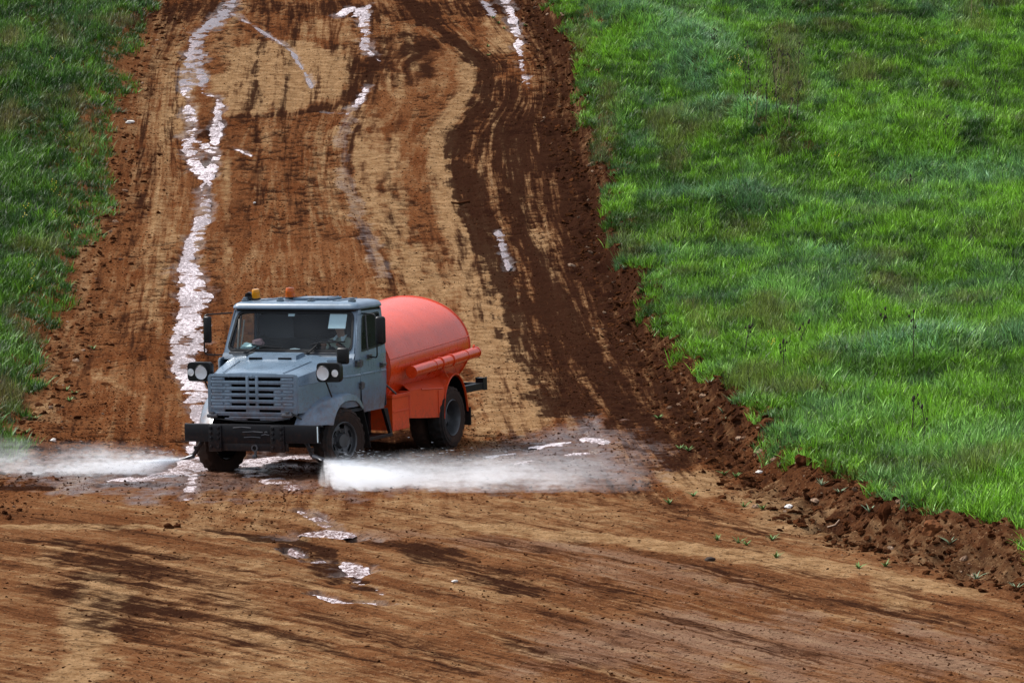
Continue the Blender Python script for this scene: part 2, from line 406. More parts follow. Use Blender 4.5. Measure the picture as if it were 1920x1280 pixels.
S(dark, [(1250, 1055), (1500, 1115), (1800, 1165)], .5, .5, .9)
S(dark, [(760, 1020), (900, 1070), (1010, 1110)], .6, .7, .7)
S(dark, [(0, 1010), (200, 1020), (330, 1045)], .35, .6)
S(dark, [(330, 1075), (420, 1130), (480, 1200)], .8, .4, .9)
S(dark, [(560, 1150), (760, 1200), (900, 1260)], .6, .5, .7)
S(dark, [(700, 955), (900, 975)], .3, .3)
Pg(dark, [(560, 880), (640, 885), (760, 845), (850, 838), (800, 800), (640, 820), (480, 840), (400, 870)], 1.0, .35, .4)  # contact shadow beneath the truck, painted into the soil colour
for k in range(26):           # many crossing wheel streaks in the foreground
    u0 = rng.uniform(100, 1750); v0 = rng.uniform(960, 1240); ln = rng.uniform(120, 420); sl = rng.uniform(.12, .42) if u0 > 420 else rng.uniform(-.1, .35)
    S(dark if k % 2 else dry, [(u0, v0), (u0 + ln * .5, v0 + sl * ln * .42), (u0 + ln, v0 + sl * ln)], rng.uniform(.12, .3), rng.uniform(.2, .5), .8)
for k in range(26):           # faint wheel lines along the hill road
    t = rng.uniform(.02, .95); px = []
    for v in (20, 140, 260, 380, 500, 620, 740):
        lft = np.interp(v, [0, 400, 760], [290, 190, 60]); rgt = np.interp(v, [0, 400, 760], [1000, 1110, 1290]); px.append((lft + (rgt - lft) * t + 14 * math.sin(v * .012 + k), v))
    a = rng.integers(0, 3); S(dark if k % 2 else dry, px[a:a + rng.integers(3, 5)], rng.uniform(.12, .3), rng.uniform(.3, .65), .8)
# grey-mauve clay in the foreground
Pg(clay, [(1250, 1130), (1920, 1190), (1920, 1280), (900, 1280), (1000, 1180)], .8, .8)
S(clay, [(700, 1000), (900, 1015), (1120, 1030), (1260, 1060)], 1.0, .7, .8)
Pg(clay, [(1000, 1010), (1350, 1060), (1500, 1130), (1100, 1110)], .6, .6)
# wet ground and rills
def rill(px, w, w2=None, d=1.0, wetw=1.12):
    S(carve, px, w, d, .35, w2); S(wet, px, w * wetw + .05, .75, .6, (w2 or w) * wetw + .05)
RILLS = []
def water(px, w, w2=None, d=1.0): rill(px, w, w2, d); RILLS.append((px, w, w if w2 is None else w2))
water([(440, -10), (415, 30), (378, 62), (356, 120), (350, 180)], .5, .45)
water([(353, 150), (350, 175), (358, 235), (352, 268), (364, 305), (388, 340), (384, 390), (370, 440), (352, 480), (356, 540), (346, 600), (338, 640), (348, 690), (372, 745), (385, 800), (375, 860)], .32, .44)
water([(358, 165), (392, 178), (412, 185), (408, 225), (402, 262), (408, 290), (392, 325), (386, 350)], .26)
water([(362, 262), (385, 270), (404, 285)], .4)
water([(405, 268), (435, 276), (474, 291)], .16)
water([(352, 500), (366, 560), (360, 620), (352, 660)], .6)
water([(420, 15), (470, 45), (520, 75), (548, 98), (575, 140), (585, 165)], .16)
water([(366, 60), (372, 120), (380, 170)], .5, .3)
water([(636, 30), (662, 12)], .45); water([(664, 30), (694, 8)], .45)
water([(684, 20), (686, 60), (682, 88), (700, 104), (716, 116)], .5, .12)
water([(690, 160), (672, 190), (650, 214)], .22); water([(600, 210), (640, 212)], .15)
water([(945, -6), (958, 25), (968, 62), (974, 95), (980, 125), (991, 164)], .42, .14)
water([(905, 0), (925, 30)], .3)
water([(934, 430), (948, 470), (955, 505)], .18)
water([(380, 850), (360, 875), (300, 890), (200, 900)], .8, .5); water([(366, 885), (358, 910), (353, 935)], .22)
water([(440, 870), (500, 860), (560, 852), (600, 856)], 1.3, .8); water([(455, 876), (510, 898), (560, 915)], .42)
water([(560, 955), (600, 975), (618, 985)], .2, .3, d=2.0); water([(570, 1002), (612, 996), (652, 1006)], .7, d=2.0)
water([(546, 1025), (562, 1042)], .2, d=2.0); water([(580, 1052), (605, 1048)], .3, d=2.0)
water([(648, 1050), (672, 1080), (718, 1112)], .38, .25, d=2.0); water([(588, 1112), (640, 1128), (705, 1128)], .22, d=2.0)
water([(905, 857), (935, 851), (965, 847)], .4, .3); water([(1000, 838), (1040, 829), (1070, 826)], .6, .3); water([(1060, 852), (1085, 846), (1105, 846)], .4, .2); water([(1095, 818), (1120, 822), (1135, 830)], .5, .2); water([(960, 868), (1000, 860)], .3)
Pg(wet, [(860, 862), (960, 820), (1090, 785), (1180, 800), (1240, 900), (600, 925), (600, 880)], 1.0, .9)
Pg(wet, [(0, 870), (250, 865), (400, 850), (700, 850), (600, 920), (380, 935), (0, 912)], .95, .8)
S(wet, [(655, 215), (640, 260), (648, 340), (690, 440), (720, 520)], .35, .6)
for px in ([(572, 998), (652, 998)], [(570, 1004), (655, 1004)], [(568, 1010), (650, 1010)]): S(rut, px, .12, -.045, .5, mode='min')

xg, xf, xl, tr, gr, gl = ground_parts(GX, GY)
zs = zsmooth(GX, GY)
onroad = (1 - tr) * sstep(0, .5, GX - xl)
bank = np.clip(sstep(-.9, .2, GX - xf) * (1 - sstep(.2, .8, gr)), 0, 1) + .35 * sstep(1.6, .2, GX - xl) * sstep(-.6, 0, GX - xl)
fg = 1 - sstep(60.0, 64.5, GY + (fbm(GX * .3, GY * .3, 5, 2) - .5) * 3)      # 1 in the crossing in front of the truck
n_a = fbm(GX * 3.2, GY * 3.2, 11, 4, .55) - .5
n_b = fbm(GX * 1.1, GY * 1.1, 21, 3) - .5
n_p = fbm(GX * 4.4, GY * 5.2, 41, 3, .6)
smooth_ = np.clip(dry * .8, 0, .85)
pit = sstep(.55, .64, n_p) * (1 - smooth_) * sstep(.38, .54, fbm(GX * .55, GY * .16, 45, 3)) * onroad * (1 - fg * .75)
GXs = GX.copy()
for gp, wd in (([(770, 0), (800, 40), (850, 80), (898, 120), (895, 190), (855, 240), (853, 300), (878, 385), (928, 470), (956, 565), (985, 660), (1040, 770), (1075, 830)], 1.5), ([(690, 20), (684, 90), (672, 190), (645, 260), (648, 340), (690, 440), (722, 530), (740, 640)], 1.2), ([(440, 0), (355, 120), (352, 240), (375, 330), (368, 440), (350, 560), (342, 660), (372, 760)], .8)):
    P = W(gp); P = P[np.argsort(P[:, 1])]; xs_ = np.interp(YS, P[:, 1], P[:, 0]); rf = np.interp(YS, [P[0, 1], P[-1, 1]], [P[0, 0], P[-1, 0]]); k_ = np.hanning(41); k_ /= k_.sum()
    sh = np.convolve(np.pad(xs_ - rf, 20, 'edge'), k_, 'valid'); GXs -= sh[:, None] * np.exp(-((GX - xs_[:, None]) / wd) ** 2)
u_c = (GXs - (XL(GY) + XF(GY)) / 2) / np.maximum((XF(GY) - XL(GY)) / 2, 2) * 6.0
v_c = GY
p_c = GX * .80 + GY * .60 + .02 * (GX + 1) ** 2; q_c = GX * .60 - GY * .80
track = (1 - fg) * (fbm(u_c * 2.4, v_c * .05, 61, 4, .6) - .5) + fg * (fbm(p_c * 2.0, q_c * .07, 63, 3) - .5)
zz = zs + n_b * .03 + n_a * (.042 * (1 - smooth_ * .5)) * (1 + .8 * np.clip(dark, 0, 1) * onroad) + track * .075 - pit * .035 - np.maximum(dark, 0) * .012 * onroad
n_c = fbm(GX * 1.7, GY * 1.2, 91, 4, .6) - .5
n_d = fbm(GX * 5.5, GY * 4.5, 93, 2, .6) - .5
zz += bank * (n_c * .42 + n_d * .16) - carve * (.030 - n_a * .09) - rut * 1.0
under = np.clip(sstep(.5, 1.5, gr) + sstep(.5, 1.5, gl), 0, 1)
zz -= under * .02

def grid_mesh(name, X, Y, Z):
    r, c = X.shape; me = bpy.data.meshes.new(name)
    idx = np.arange(r * c, dtype=np.int32).reshape(r, c)
    q = np.stack([idx[:-1, :-1], idx[:-1, 1:], idx[1:, 1:], idx[1:, :-1]], -1).reshape(-1, 4)
    me.vertices.add(r * c); me.vertices.foreach_set('co', np.stack([X, Y, Z], -1).astype(np.float32).ravel())
    me.loops.add(q.size); me.loops.foreach_set('vertex_index', q.ravel())
    me.polygons.add(len(q)); me.polygons.foreach_set('loop_start', np.arange(0, q.size, 4, dtype=np.int32))
    me.update(calc_edges=True); me.validate()
    me.polygons.foreach_set('use_smooth', np.ones(len(q), bool)); return me
def set_attr(me, name, *ch):
    n = len(me.vertices); a = np.zeros((n, 4), np.float32)
    for i, c in enumerate(ch): a[:, i] = np.asarray(c).ravel()
    at = me.attributes.new(name, 'FLOAT_COLOR', 'POINT'); at.data.foreach_set('color', a.ravel())

m = NT('earth_road'); o = m.obj()
aA = m.attr('mask_a'); aB = m.attr('mask_b'); aC = m.attr('mask_c')
sA = m.n('ShaderNodeSeparateColor'); m.l(aA.outputs['Color'], sA.inputs[0]); sB = m.n('ShaderNodeSeparateColor'); m.l(aB.outputs['Color'], sB.inputs[0])
sC = m.n('ShaderNodeSeparateColor'); m.l(aC.outputs['Color'], sC.inputs[0])
Dry, Dark, Wet, Pit = sA.outputs[0], sA.outputs[1], sA.outputs[2], aA.outputs['Alpha']
Clay, Bank, Fg, Und = sC.outputs[0], sC.outputs[1], sC.outputs[2], aC.outputs['Alpha']
flow = m.n('ShaderNodeCombineXYZ'); m.l(sB.outputs[0], flow.inputs[0]); m.l(m.math('MULTIPLY', sB.outputs[1], .045), flow.inputs[1])
flow2 = m.n('ShaderNodeCombineXYZ'); m.l(sB.outputs[2], flow2.inputs[0]); m.l(m.math('MULTIPLY', aB.outputs['Alpha'], .06), flow2.inputs[1])
s1 = m.noise(flow.outputs[0], 1.5, 5, .62, .4); s2 = m.noise(flow2.outputs[0], 1.7, 5, .66, .5)
streak = m.n('ShaderNodeMix', data_type='FLOAT'); m.l(Fg, streak.inputs[0]); m.l(s1, streak.inputs[2]); m.l(s2, streak.inputs[3]); streak = streak.outputs[0]
big = m.noise(o, .55, 4, .6); mid = m.noise(o, 3.5, 4, .65); fine = m.noise(o, 16, 4, .7); grit = m.noise(o, 42, 3, .7)
base = m.mix(m.ramp(big, .35, .65), (.128, .042, .0145), (.178, .070, .027))
h1 = m.noise(flow.outputs[0], 7.0, 3, .6, .2); h2 = m.noise(flow2.outputs[0], 8.0, 3, .6, .3)
hair = m.n('ShaderNodeMix', data_type='FLOAT'); m.l(Fg, hair.inputs[0]); m.l(h1, hair.inputs[2]); m.l(h2, hair.inputs[3]); hair = hair.outputs[0]
streak = m.math('ADD', streak, m.math('MULTIPLY', m.math('SUBTRACT', m.ramp(hair, .30, .70), .5), .34))
d1 = m.math('ADD', m.math('ADD', Dry, m.math('MULTIPLY', m.math('SUBTRACT', streak, m.ramp(Fg, 0, 1, .47, .44)), 2.8)), m.math('MULTIPLY', m.math('SUBTRACT', mid, .5), .9))
base = m.mix(m.math('MULTIPLY', Fg, .55), base, m.mix(m.ramp(big, .35, .65), (.130, .054, .023), (.185, .084, .037)))
tan = m.mix(m.ramp(m.math('ADD', m.math('MULTIPLY', mid, .6), m.math('MULTIPLY', fine, .4)), .40, .60), (.20, .105, .046), (.385, .235, .118))
base = m.mix(m.ramp(d1, .15, 1.05, 0, .95), base, tan)
base = m.mix(m.ramp(m.math('ADD', Clay, m.math('MULTIPLY', m.math('SUBTRACT', streak, .5), 1.6)), .35, .95, 0, .6), base, (.215, .135, .095))
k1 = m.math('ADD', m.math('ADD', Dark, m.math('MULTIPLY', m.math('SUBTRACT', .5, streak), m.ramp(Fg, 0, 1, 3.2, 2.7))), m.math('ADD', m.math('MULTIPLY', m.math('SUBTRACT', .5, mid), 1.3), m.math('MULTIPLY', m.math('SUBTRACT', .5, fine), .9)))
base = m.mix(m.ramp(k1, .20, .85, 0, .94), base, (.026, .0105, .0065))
base = m.mix(m.math('MULTIPLY', Bank, m.ramp(mid, .3, .7, .85, .35), clamp=True), base, (.042, .017, .009))
base = m.mix(m.math('MULTIPLY', Pit, .9, clamp=True), base, (.022, .008, .005))
spk = m.ramp(fine, .55, .61); base = m.mix(m.math('MULTIPLY', spk, .85), base, (.026, .010, .006))
spk2 = m.ramp(grit, .60, .66); base = m.mix(m.math('MULTIPLY', spk2, .55), base, (.03, .012, .007))
lite = m.ramp(m.noise(o, 30, 3, .6), .62, .70); base = m.mix(m.math('MULTIPLY', lite, m.ramp(k1, .2, .8, .6, .12)), base, (.46, .29, .16))
wn_ = m.ramp(m.math('ADD', Wet, m.math('MULTIPLY', m.math('SUBTRACT', mid, .5), 1.5)), .30, 1.05)
base = m.mix(m.math('MULTIPLY', wn_, .7), base, (.045, .020, .014))
base = m.mix(m.math('MULTIPLY', Und, .85), base, (.03, .032, .01))
rough = m.math('SUBTRACT', .93, m.math('MULTIPLY', wn_, .62))
hgt = m.math('ADD', m.math('MULTIPLY', fine, .7), m.math('MULTIPLY', grit, .3))
nrm_ = m.bump(hgt, .9, .035, m.bump(mid, .5, .05))
df_ = m.n('ShaderNodeBsdfDiffuse'); df_.inputs['Roughness'].default_value = .6; m.l(base, df_.inputs[0]); m.l(nrm_, df_.inputs['Normal'])
wp_ = m.bsdf(base, rough, 0.0, nrm_, Specular_IOR_Level=.5)
mx_ = m.n('ShaderNodeMixShader'); m.l(wn_, mx_.inputs[0]); m.l(df_.outputs[0], mx_.inputs[1]); m.l(wp_.outputs[0], mx_.inputs[2]); m.l(mx_.outputs[0], m.out.inputs[0])
M_ROAD = m.m
me = grid_mesh('dirt_road', GX, GY, zz)
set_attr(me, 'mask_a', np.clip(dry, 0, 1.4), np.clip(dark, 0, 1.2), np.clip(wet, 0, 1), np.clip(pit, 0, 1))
set_attr(me, 'mask_b', u_c, v_c, p_c, q_c)
set_attr(me, 'mask_c', np.clip(clay, 0, 1), np.clip(bank, 0, 1), fg, under)
me.materials.append(M_ROAD)
road = bpy.data.objects.new('dirt_road', me); COL.objects.link(road)
tag(road, 'rutted red and tan earth road running down the hill with darker moist soil on its right', 'dirt road', kind='structure')

# far and surrounding ground, sunk under the finely built road
def ax(lo, hi, dlo, dhi, step, far): 
    return np.unique(np.concatenate([np.linspace(far[0], lo, 26), np.arange(lo, hi, step), np.linspace(hi, far[1], 26)]))
CX = ax(-45, 45, 0, 0, .5, (-1800, 1800)); CY = ax(-10, 180, 0, 0, .6, (-600, 3000))
cx, cy = np.meshgrid(CX, CY)
cz = zsmooth(cx, cy)
ins = sstep(-13.9, -13.0, cx) * (1 - sstep(8.6, 9.4, cx)) * sstep(44.2, 45.2, cy) * (1 - sstep(135.6, 136.8, cy))
cz = cz - ins * .7 - .03
cxg, cxf, cxl, ctr, cgr, cgl = ground_parts(cx, cy)
me = grid_mesh('ground', cx, cy, cz)
set_attr(me, 'mask_a', sstep(0, .6, cgr) + sstep(0, .6, cgl))
m = NT('field_ground'); o = m.obj(); a = m.attr('mask_a'); s = m.n('ShaderNodeSeparateColor'); m.l(a.outputs['Color'], s.inputs[0])
n1 = m.noise(o, .3, 5, .6); n2 = m.noise(o, 7, 4, .7)
soil = m.mix(n2, (.09, .035, .014), (.26, .13, .055)); gras = m.mix(m.ramp(n2, .3, .7), m.mix(n1, (.03, .055, .012), (.05, .085, .018)), (.028, .03, .01))
m.bsdf(m.mix(s.outputs[0], soil, gras), .95, 0, m.bump(n2, .8, .05), Specular_IOR_Level=.15)
me.materials.append(m.m)
gnd = bpy.data.objects.new('ground', me); COL.objects.link(gnd)
tag(gnd, 'rolling green hillside on both sides of the earth road', 'hillside', kind='structure')
def zat(x, y):
    """height of the built road surface (bilinear) or of the smooth ground outside it"""
    x = np.atleast_1d(np.asarray(x, float)); y = np.atleast_1d(np.asarray(y, float))
    fi = np.clip((x - XS[0]) / (XS[1] - XS[0]), 0, len(XS) - 1.001); fj = np.clip(np.log(np.maximum(y, 1) / 44) / math.log(137 / 44) * (_n - 1), 0, _n - 1.001)
    i = fi.astype(int); j = fj.astype(int); u = fi - i; v = fj - j
    zi = (zz[j, i] * (1 - u) + zz[j, i + 1] * u) * (1 - v) + (zz[j + 1, i] * (1 - u) + zz[j + 1, i + 1] * u) * v
    inside = (x > XS[0]) & (x < XS[-1]) & (y > YS[0]) & (y < YS[-1])
    return np.where(inside, zi, zsmooth(x, y))
def at_px(u, v, dz=0.0):
    c, s = math.cos(PITCH), math.sin(PITCH); q = (u - 960) / FPX; b = -(v - 640) / FPX
    d = np.array([q, c + b * s, -s + b * c]); t = np.arange(45, 150, .02)
    z = zat(d[0] * t, d[1] * t); f = CAM_H + d[2] * t - z - dz
    i = int(np.argmax(f < 0)); return Vector((d[0] * t[i], d[1] * t[i], float(z[i])))

# ------------------------------------------------------------------ water lying on the road
def watermat(name, mud, foamc, lo, hi):
    m = NT(name); o = m.obj()
    wv = m.noise(m.vec(o, 1.2, .6, 1), 14, 4, .65, .6); wf = m.noise(m.vec(o, 1, .5, 1), 30, 3, .6)
    foam = m.ramp(m.math('ADD', m.noise(m.vec(o, 1.5, .5, 1), 11, 6, .78, .6), m.math('MULTIPLY', m.math('SUBTRACT', m.noise(m.vec(o, 1, .25, 1), .9, 3), .5), .42)), lo, hi)
    m.bsdf(m.mix(foam, mud, foamc), m.ramp(foam, 0, 1, .14, .5), 0, m.bump(wv, .2, .02, m.bump(wf, .2, .006)), IOR=1.33, Specular_IOR_Level=.6); return m.m
M_WATER = watermat('muddy_water', (.16, .09, .075), (.68, .60, .62), .44, .62)
M_WATER2 = watermat('dull_water', (.085, .042, .034), (.40, .31, .31), .47, .70)
DULL = {0, 6, 7, 12, 14, 15}
def water_sheet(name, px, w, w2, label, mat):
    P = W(px); seg = np.linalg.norm(np.diff(P, axis=0), axis=1); L = np.concatenate([[0], np.cumsum(seg)])
    n = max(4, int(L[-1] / .16)); t = np.linspace(0, L[-1], n)
    c = np.stack([np.interp(t, L, P[:, 0]), np.interp(t, L, P[:, 1])], 1)
    if n > 10:
        k = np.ones(5) / 5; cs = c.copy(); cs[2:-2, 0] = np.convolve(c[:, 0], k, 'valid'); cs[2:-2, 1] = np.convolve(c[:, 1], k, 'valid'); c = cs
    d = np.gradient(c, axis=0); d /= np.linalg.norm(d, axis=1)[:, None] + 1e-9; nr = np.stack([-d[:, 1], d[:, 0]], 1)
    ww = (w + (w2 - w) * t / L[-1]) * (.35 + .95 * (fbm(t * 1.1 + 3, t * 0 + len(px), 77, 3)))
    tip = np.minimum(1, .25 + np.minimum(t, L[-1] - t) / .5); ww = ww * tip
    us = np.linspace(-.62, .62, 9); X = c[:, 0:1] + nr[:, 0:1] * us[None] * ww[:, None]; Y = c[:, 1:2] + nr[:, 1:2] * us[None] * ww[:, None]
    j = fbm(X * 6, Y * 3, 79, 2) - .5; X = X + j * .10 * (np.abs(us) > .5)
    Z = zsmooth(X, Y) - .018 - .02 * (np.abs(us) / .62) ** 4
    me = grid_mesh(name, X, Y, Z); me.materials.append(mat)
    o = bpy.data.objects.new(name, me); COL.objects.link(o); tag(o, label, 'water', kind='structure'); return o
_wl = ['dull upper end of the long rill on the left of the road', 'long pale rill of water running down the left of the earth road', 'side arm of the pale rill high on the left of the road', 'short cross arm of the pale rill on the left', 'thin spur of water leaving the pale rill to the right', 'wide shallow part of the pale rill beside the truck mirror', 'faint thin rill branching right near the top of the road', 'shallow water at the head of the long pale rill',
       'left pale slanting puddle at the top middle of the road', 'right pale slanting puddle at the top middle of the road', 'pale tongue of water at the top middle of the road', 'faint slanting trickle in the middle of the upper road', 'tiny faint puddle in the middle of the upper road', 'narrow straight white rill on the upper right of the road', 'short dull puddle at the top right of the road', 'faint pinkish trickle on the right behind the tank',
       'water pooling under the left spray jet', 'small trickle below the left spray jet', 'sheet of water shining under the front of the truck', 'narrow tongue of water in front of the truck bumper', 'thin pale trickle in the foreground below the truck', 'puddle with tyre tread ridges in the foreground', 'small pale spot of water left of the tread puddle', 'small pale puddle below the tread puddle', 'pale streak of water along the dark tyre track', 'thin puddle lowest in the foreground', 'pale wet patch nearest the rear wheel behind the right spray', 'largest pale wet patch behind the right spray', 'pale wet patch in the mist at the right part of the spray', 'small wet patch farthest right behind the spray', 'thin wet patch touching the top of the right spray']
for i, ((px, w, w2), lb) in enumerate(zip(RILLS, _wl)): water_sheet('water', px, w, w2, lb, M_WATER2 if i in DULL else M_WATER)
# ------------------------------------------------------------------ the tanker truck (X forward, Y to its left, Z up, origin on the ground under the front axle)
truck = empty('tanker_truck'); truck.matrix_world = TR_M
tag(truck, 'grey-blue cab truck with an orange water tank, spraying water from its front bumper', 'truck')
def yw(z):                                  # half width of the cab at height z
    return np.interp(z, [.85, 1.2, 1.72, 2.45], [1.10, 1.13, 1.13, 1.06])
def side_pt(x, z, s, off=0.0): return Vector((x, s * (yw(z) + off), z))
def face_out(b, d):
    b.normal_update()
    for f in list(b.faces):
        if f.normal.dot(Vector(d)) < 0: f.normal_flip()
# --- chassis
bm = B()
for s in (1, -1): box(bm, .85, -5.05, s * .38 - .04, s * .38 + .04, .60, .82, .01)
for x in (-.9, -2.2, -3.2, -4.4, -5.0): box(bm, x - .05, x + .05, -.38, .38, .63, .79)
frame = ob('chassis', bm, M_BLACK, truck)
bm = B(); tube(bm, [(0, -.85, .50), (0, -.4, .43), (0, .4, .43), (0, .85, .50)], .055, 10); box(bm, -.08, .08, -.5, -.3, .42, .62); box(bm, -.08, .08, .3, .5, .42, .62)
ob('front_axle', bm, M_MUDRUB, truck)
bm = B(); tube(bm, [(-3.8, -.9, .51), (-3.8, .9, .51)], .09, 12); lathe(bm, [(.0, -.2), (.17, -.14), (.22, 0), (.17, .14), (0, .2)], 20, 'X', (-3.8, 0, .51)); tube(bm, [(-3.6, 0, .52), (-1.0, 0, .62)], .05, 10)
ob('rear_axle', bm, M_MUDRUB, truck)
bm = B(); box(bm, .75, -.35, -.32, .32, .62, 1.35, .05); box(bm, -.3, -1.1, -.25, .25, .5, .85, .05); box(bm, .80, .70, -.55, .55, .85, 1.5, .02)
ob('engine', bm, M_DARK, truck)
# --- cab body: inner shell, pillars, cowl, rear wall, floor
bm = B()
rows = []
for z in (.95, 1.2, 1.5, 1.72):
    rows.append([(-1.45, s * (yw(z) - .022), z) if False else None for s in (1,)])
def wall(pts, t=.02): 
    loft(bm, pts); return bm
for s in (1, -1):                           # lower inner side
    b = B(); loft(b, [[(x, s * (yw(z) - .03), z) for x in (-.60, -1.0, -1.45)] for z in (.9, 1.2, 1.5, 1.76)]); solid(b, .012); merge(bm, b)
    b = B(); oc = [(-.70, 2.45), (-1.475, 2.44), (-1.49, 1.70), (-.50, 1.70)]; ic = [(-.765, 2.365), (-1.385, 2.38), (-1.42, 1.835), (-.58, 1.80)]
    ring_panel(b, rq([side_pt(x, z, s, -.03) for x, z in oc], .02), rq([side_pt(x, z, s, -.03) for x, z in ic], .05), .02); merge(bm, b)
# rear wall with a small rear window
b = B(); ring_panel(b, rq([(-1.49, -1.05, 2.46), (-1.49, 1.05, 2.46), (-1.49, 1.12, .9), (-1.49, -1.12, .9)], .05), rq([(-1.49, -.45, 2.3), (-1.49, .45, 2.3), (-1.49, .45, 1.95), (-1.49, -.45, 1.95)], .05), .02); merge(bm, b)
box(bm, -.3, -1.48, -1.08, 1.08, .90, .95); box(bm, -.30, -.33, -1.0, 1.0, .95, 1.70)
ob('cab_interior', bm, M_INT, truck)
bm = B(); box(bm, -1.484, -1.47, -.47, .47, 1.93, 2.32); ob('rear_window', bm, M_DARK, truck)
bm = B()
for s in (1, -1):                           # cowl side panels ahead of the doors
    plan = [(-.545, 1.13), (-.42, 1.13), (-.25, 1.12), (-.08, 1.075), (.05, 1.00), (.16, .93)]
    rws = []
    for z in (.98, 1.1, 1.25, 1.438, 1.45, 1.465, 1.478, 1.6, 1.70, 1.735):
        e = (.012 if 1.445 < z < 1.47 else 0) - max(0, z - 1.7) * .5
        rws.append([(x + (.0 if z < 1.6 else -.0), s * (y + e - (1.13 - yw(z))), z) for x, y in plan])
    b = B(); loft(b, rws); solid(b, .015); merge(bm, b)
    # A pillar outer strip between windshield and door
    b = B(); loft(b, [[(-.355 - (z - 1.70) * .42 + .0, s * (yw(z) - .012), z), (-.43 - (z - 1.70) * .40, s * (yw(z) + .002), z), (-.545 - (z - 1.70) * .235, s * (yw(z) + .002), z)] for z in (1.69, 1.9, 2.2, 2.44)]); solid(b, .02); merge(bm, b)
    b = B(); loft(b, [[(-1.478 + .02 * (z > 1.8), s * (yw(z) - .002), z), (-1.505, s * (yw(z) - .01), z), (-1.51, s * (yw(z) - .06), z)] for z in (.9, 1.3, 1.72, 2.2, 2.44)]); solid(b, .012); merge(bm, b)
# scuttle below the windshield
loft(bm, [[(x, y, z) for y in np.linspace(-1.13, 1.13, 9)] for x, z in ((-.30, 1.70), (-.345, 1.752), (-.372, 1.79))])
# windshield surround
def wsx(z): return -.375 - (z - 1.79) * (.30 / .65)
def wsp(y, z): return Vector((wsx(z), y, z))
b = B(); ring_panel(b, rq([wsp(-1.04, 2.45), wsp(1.04, 2.45), wsp(1.115, 1.775), wsp(-1.115, 1.775)], .03), rq([wsp(-.985, 2.405), wsp(.985, 2.405), wsp(1.06, 1.835), wsp(-1.06, 1.835)], .11), .025); merge(bm, b)
cab = ob('cab', bm, M_GREY, truck)
b = B(); ring_panel(b, [p + Vector((.012, 0, .004)) for p in rq([wsp(-1.002, 2.422), wsp(1.002, 2.422), wsp(1.077, 1.818), wsp(-1.077, 1.818)], .115)], [p + Vector((.012, 0, .004)) for p in rq([wsp(-.968, 2.388), wsp(.968, 2.388), wsp(1.043, 1.852), wsp(-1.043, 1.852)], .095)], .02)
ob('windshield_seal', b, M_SEAL, cab)
b = B(); f = b.faces.new([b.verts.new(p + Vector((-.004, 0, 0))) for p in rq([wsp(-.985, 2.402), wsp(.985, 2.402), wsp(1.058, 1.838), wsp(-1.058, 1.838)], .10)]); face_out(b, (1, 0, 0)); ob('windshield', b, M_GLASS, cab, fix=False)
# roof
def roof_loop(z, inx, iny, r=.12):
    return rq([(-.60 - inx, -1.085 + iny, z), (-.60 - inx, 1.085 - iny, z), (-1.53 + inx * .5, 1.085 - iny, z), (-1.53 + inx * .5, -1.085 + iny, z)], r, 5)
bm = B(); vr = loft(bm, [roof_loop(z, i, k) for z, i, k in ((2.452, .05, .05), (2.456, .0, .0), (2.475, -.012, -.006), (2.51, .0, .005), (2.54, .03, .035), (2.560, .075, .085), (2.572, .15, .18))], True)
bm.faces.new(vr[-1]); bm.faces.new(vr[0][::-1])
for y in (-.62, -.2, .2, .62): box(bm, -.80, -1.44, y - .05, y + .05, 2.566, 2.582, .006)
roof = ob('roof', bm, M_ROOF, cab)
bm = B(); loft(bm, [roof_loop(2.425, .035, .035), roof_loop(2.456, .03, .03)], True); ob('roof_gutter', bm, M_SEAL, cab)
bm = B(); box(bm, -.92, -1.36, -.16, .44, 2.578, 2.60, .012); box(bm, -.94, -1.34, -.13, .41, 2.60, 2.612, .008); ob('roof_hatch', bm, M_ROOF, cab)
lamp = None
for y in (-.925, -.315, .215, .915):
    if lamp is None:
        bm = B(); box(bm, -.045, .045, -.05, .05, -.012, .02, .008); box(bm, -.03, .03, -.036, .036, .012, .052, .014); lamp = ob('roof_lamp', bm, plain('smoked_lamp', (.10, .13, .16), .3), truck); p = lamp
    else: p = lamp.copy(); COL.objects.link(p); p.parent = truck
    p.location = (-.77, y, 2.578)
def beacon(x, y, z, mat, h, r, tilt=0):
    bm = B(); lathe(bm, [(.0, .0), (r * 1.1, .0), (r * 1.1, .018), (r, .03), (.0, .03)], 20, 'Z'); base = ob('beacon', bm, M_SEAL, truck)
    bm = B(); lathe(bm, [(r * .98, .03), (r, .05), (r * .97, h * .45), (r * .99, h * .47), (r * .9, h * .9), (r * .78, h), (0, h * 1.02)], 20, 'Z'); ob('beacon_lens', bm, mat, base)
    base.location = (x, y, z); base.rotation_euler = (0, tilt, 0); return base
bc = beacon(-.86, -.78, 2.585, M_AMBER, .165, .066, .12); bc['label'] = 'bright yellow beacon at the right end of the cab roof'
bc = beacon(-1.0, -.262, 2.59, M_AMBER2, .175, .074); bc['label'] = 'orange beacon near the middle of the cab roof'
bm = B(); M = Matrix.Translation((-.86, -.90, 2.645)) @ Matrix.Rotation(.25, 4, 'Z')
b = B(); lathe(b, [(.0, -.09), (.05, -.085), (.062, -.03), (.05, .02), (.058, .075), (.052, .078), (.0, .05)], 18, 'X'); b.transform(M); merge(bm, b); box(bm, -.89, -.83, -.93, -.87, 2.57, 2.64)
ob('horn', bm, M_SEAL, truck)
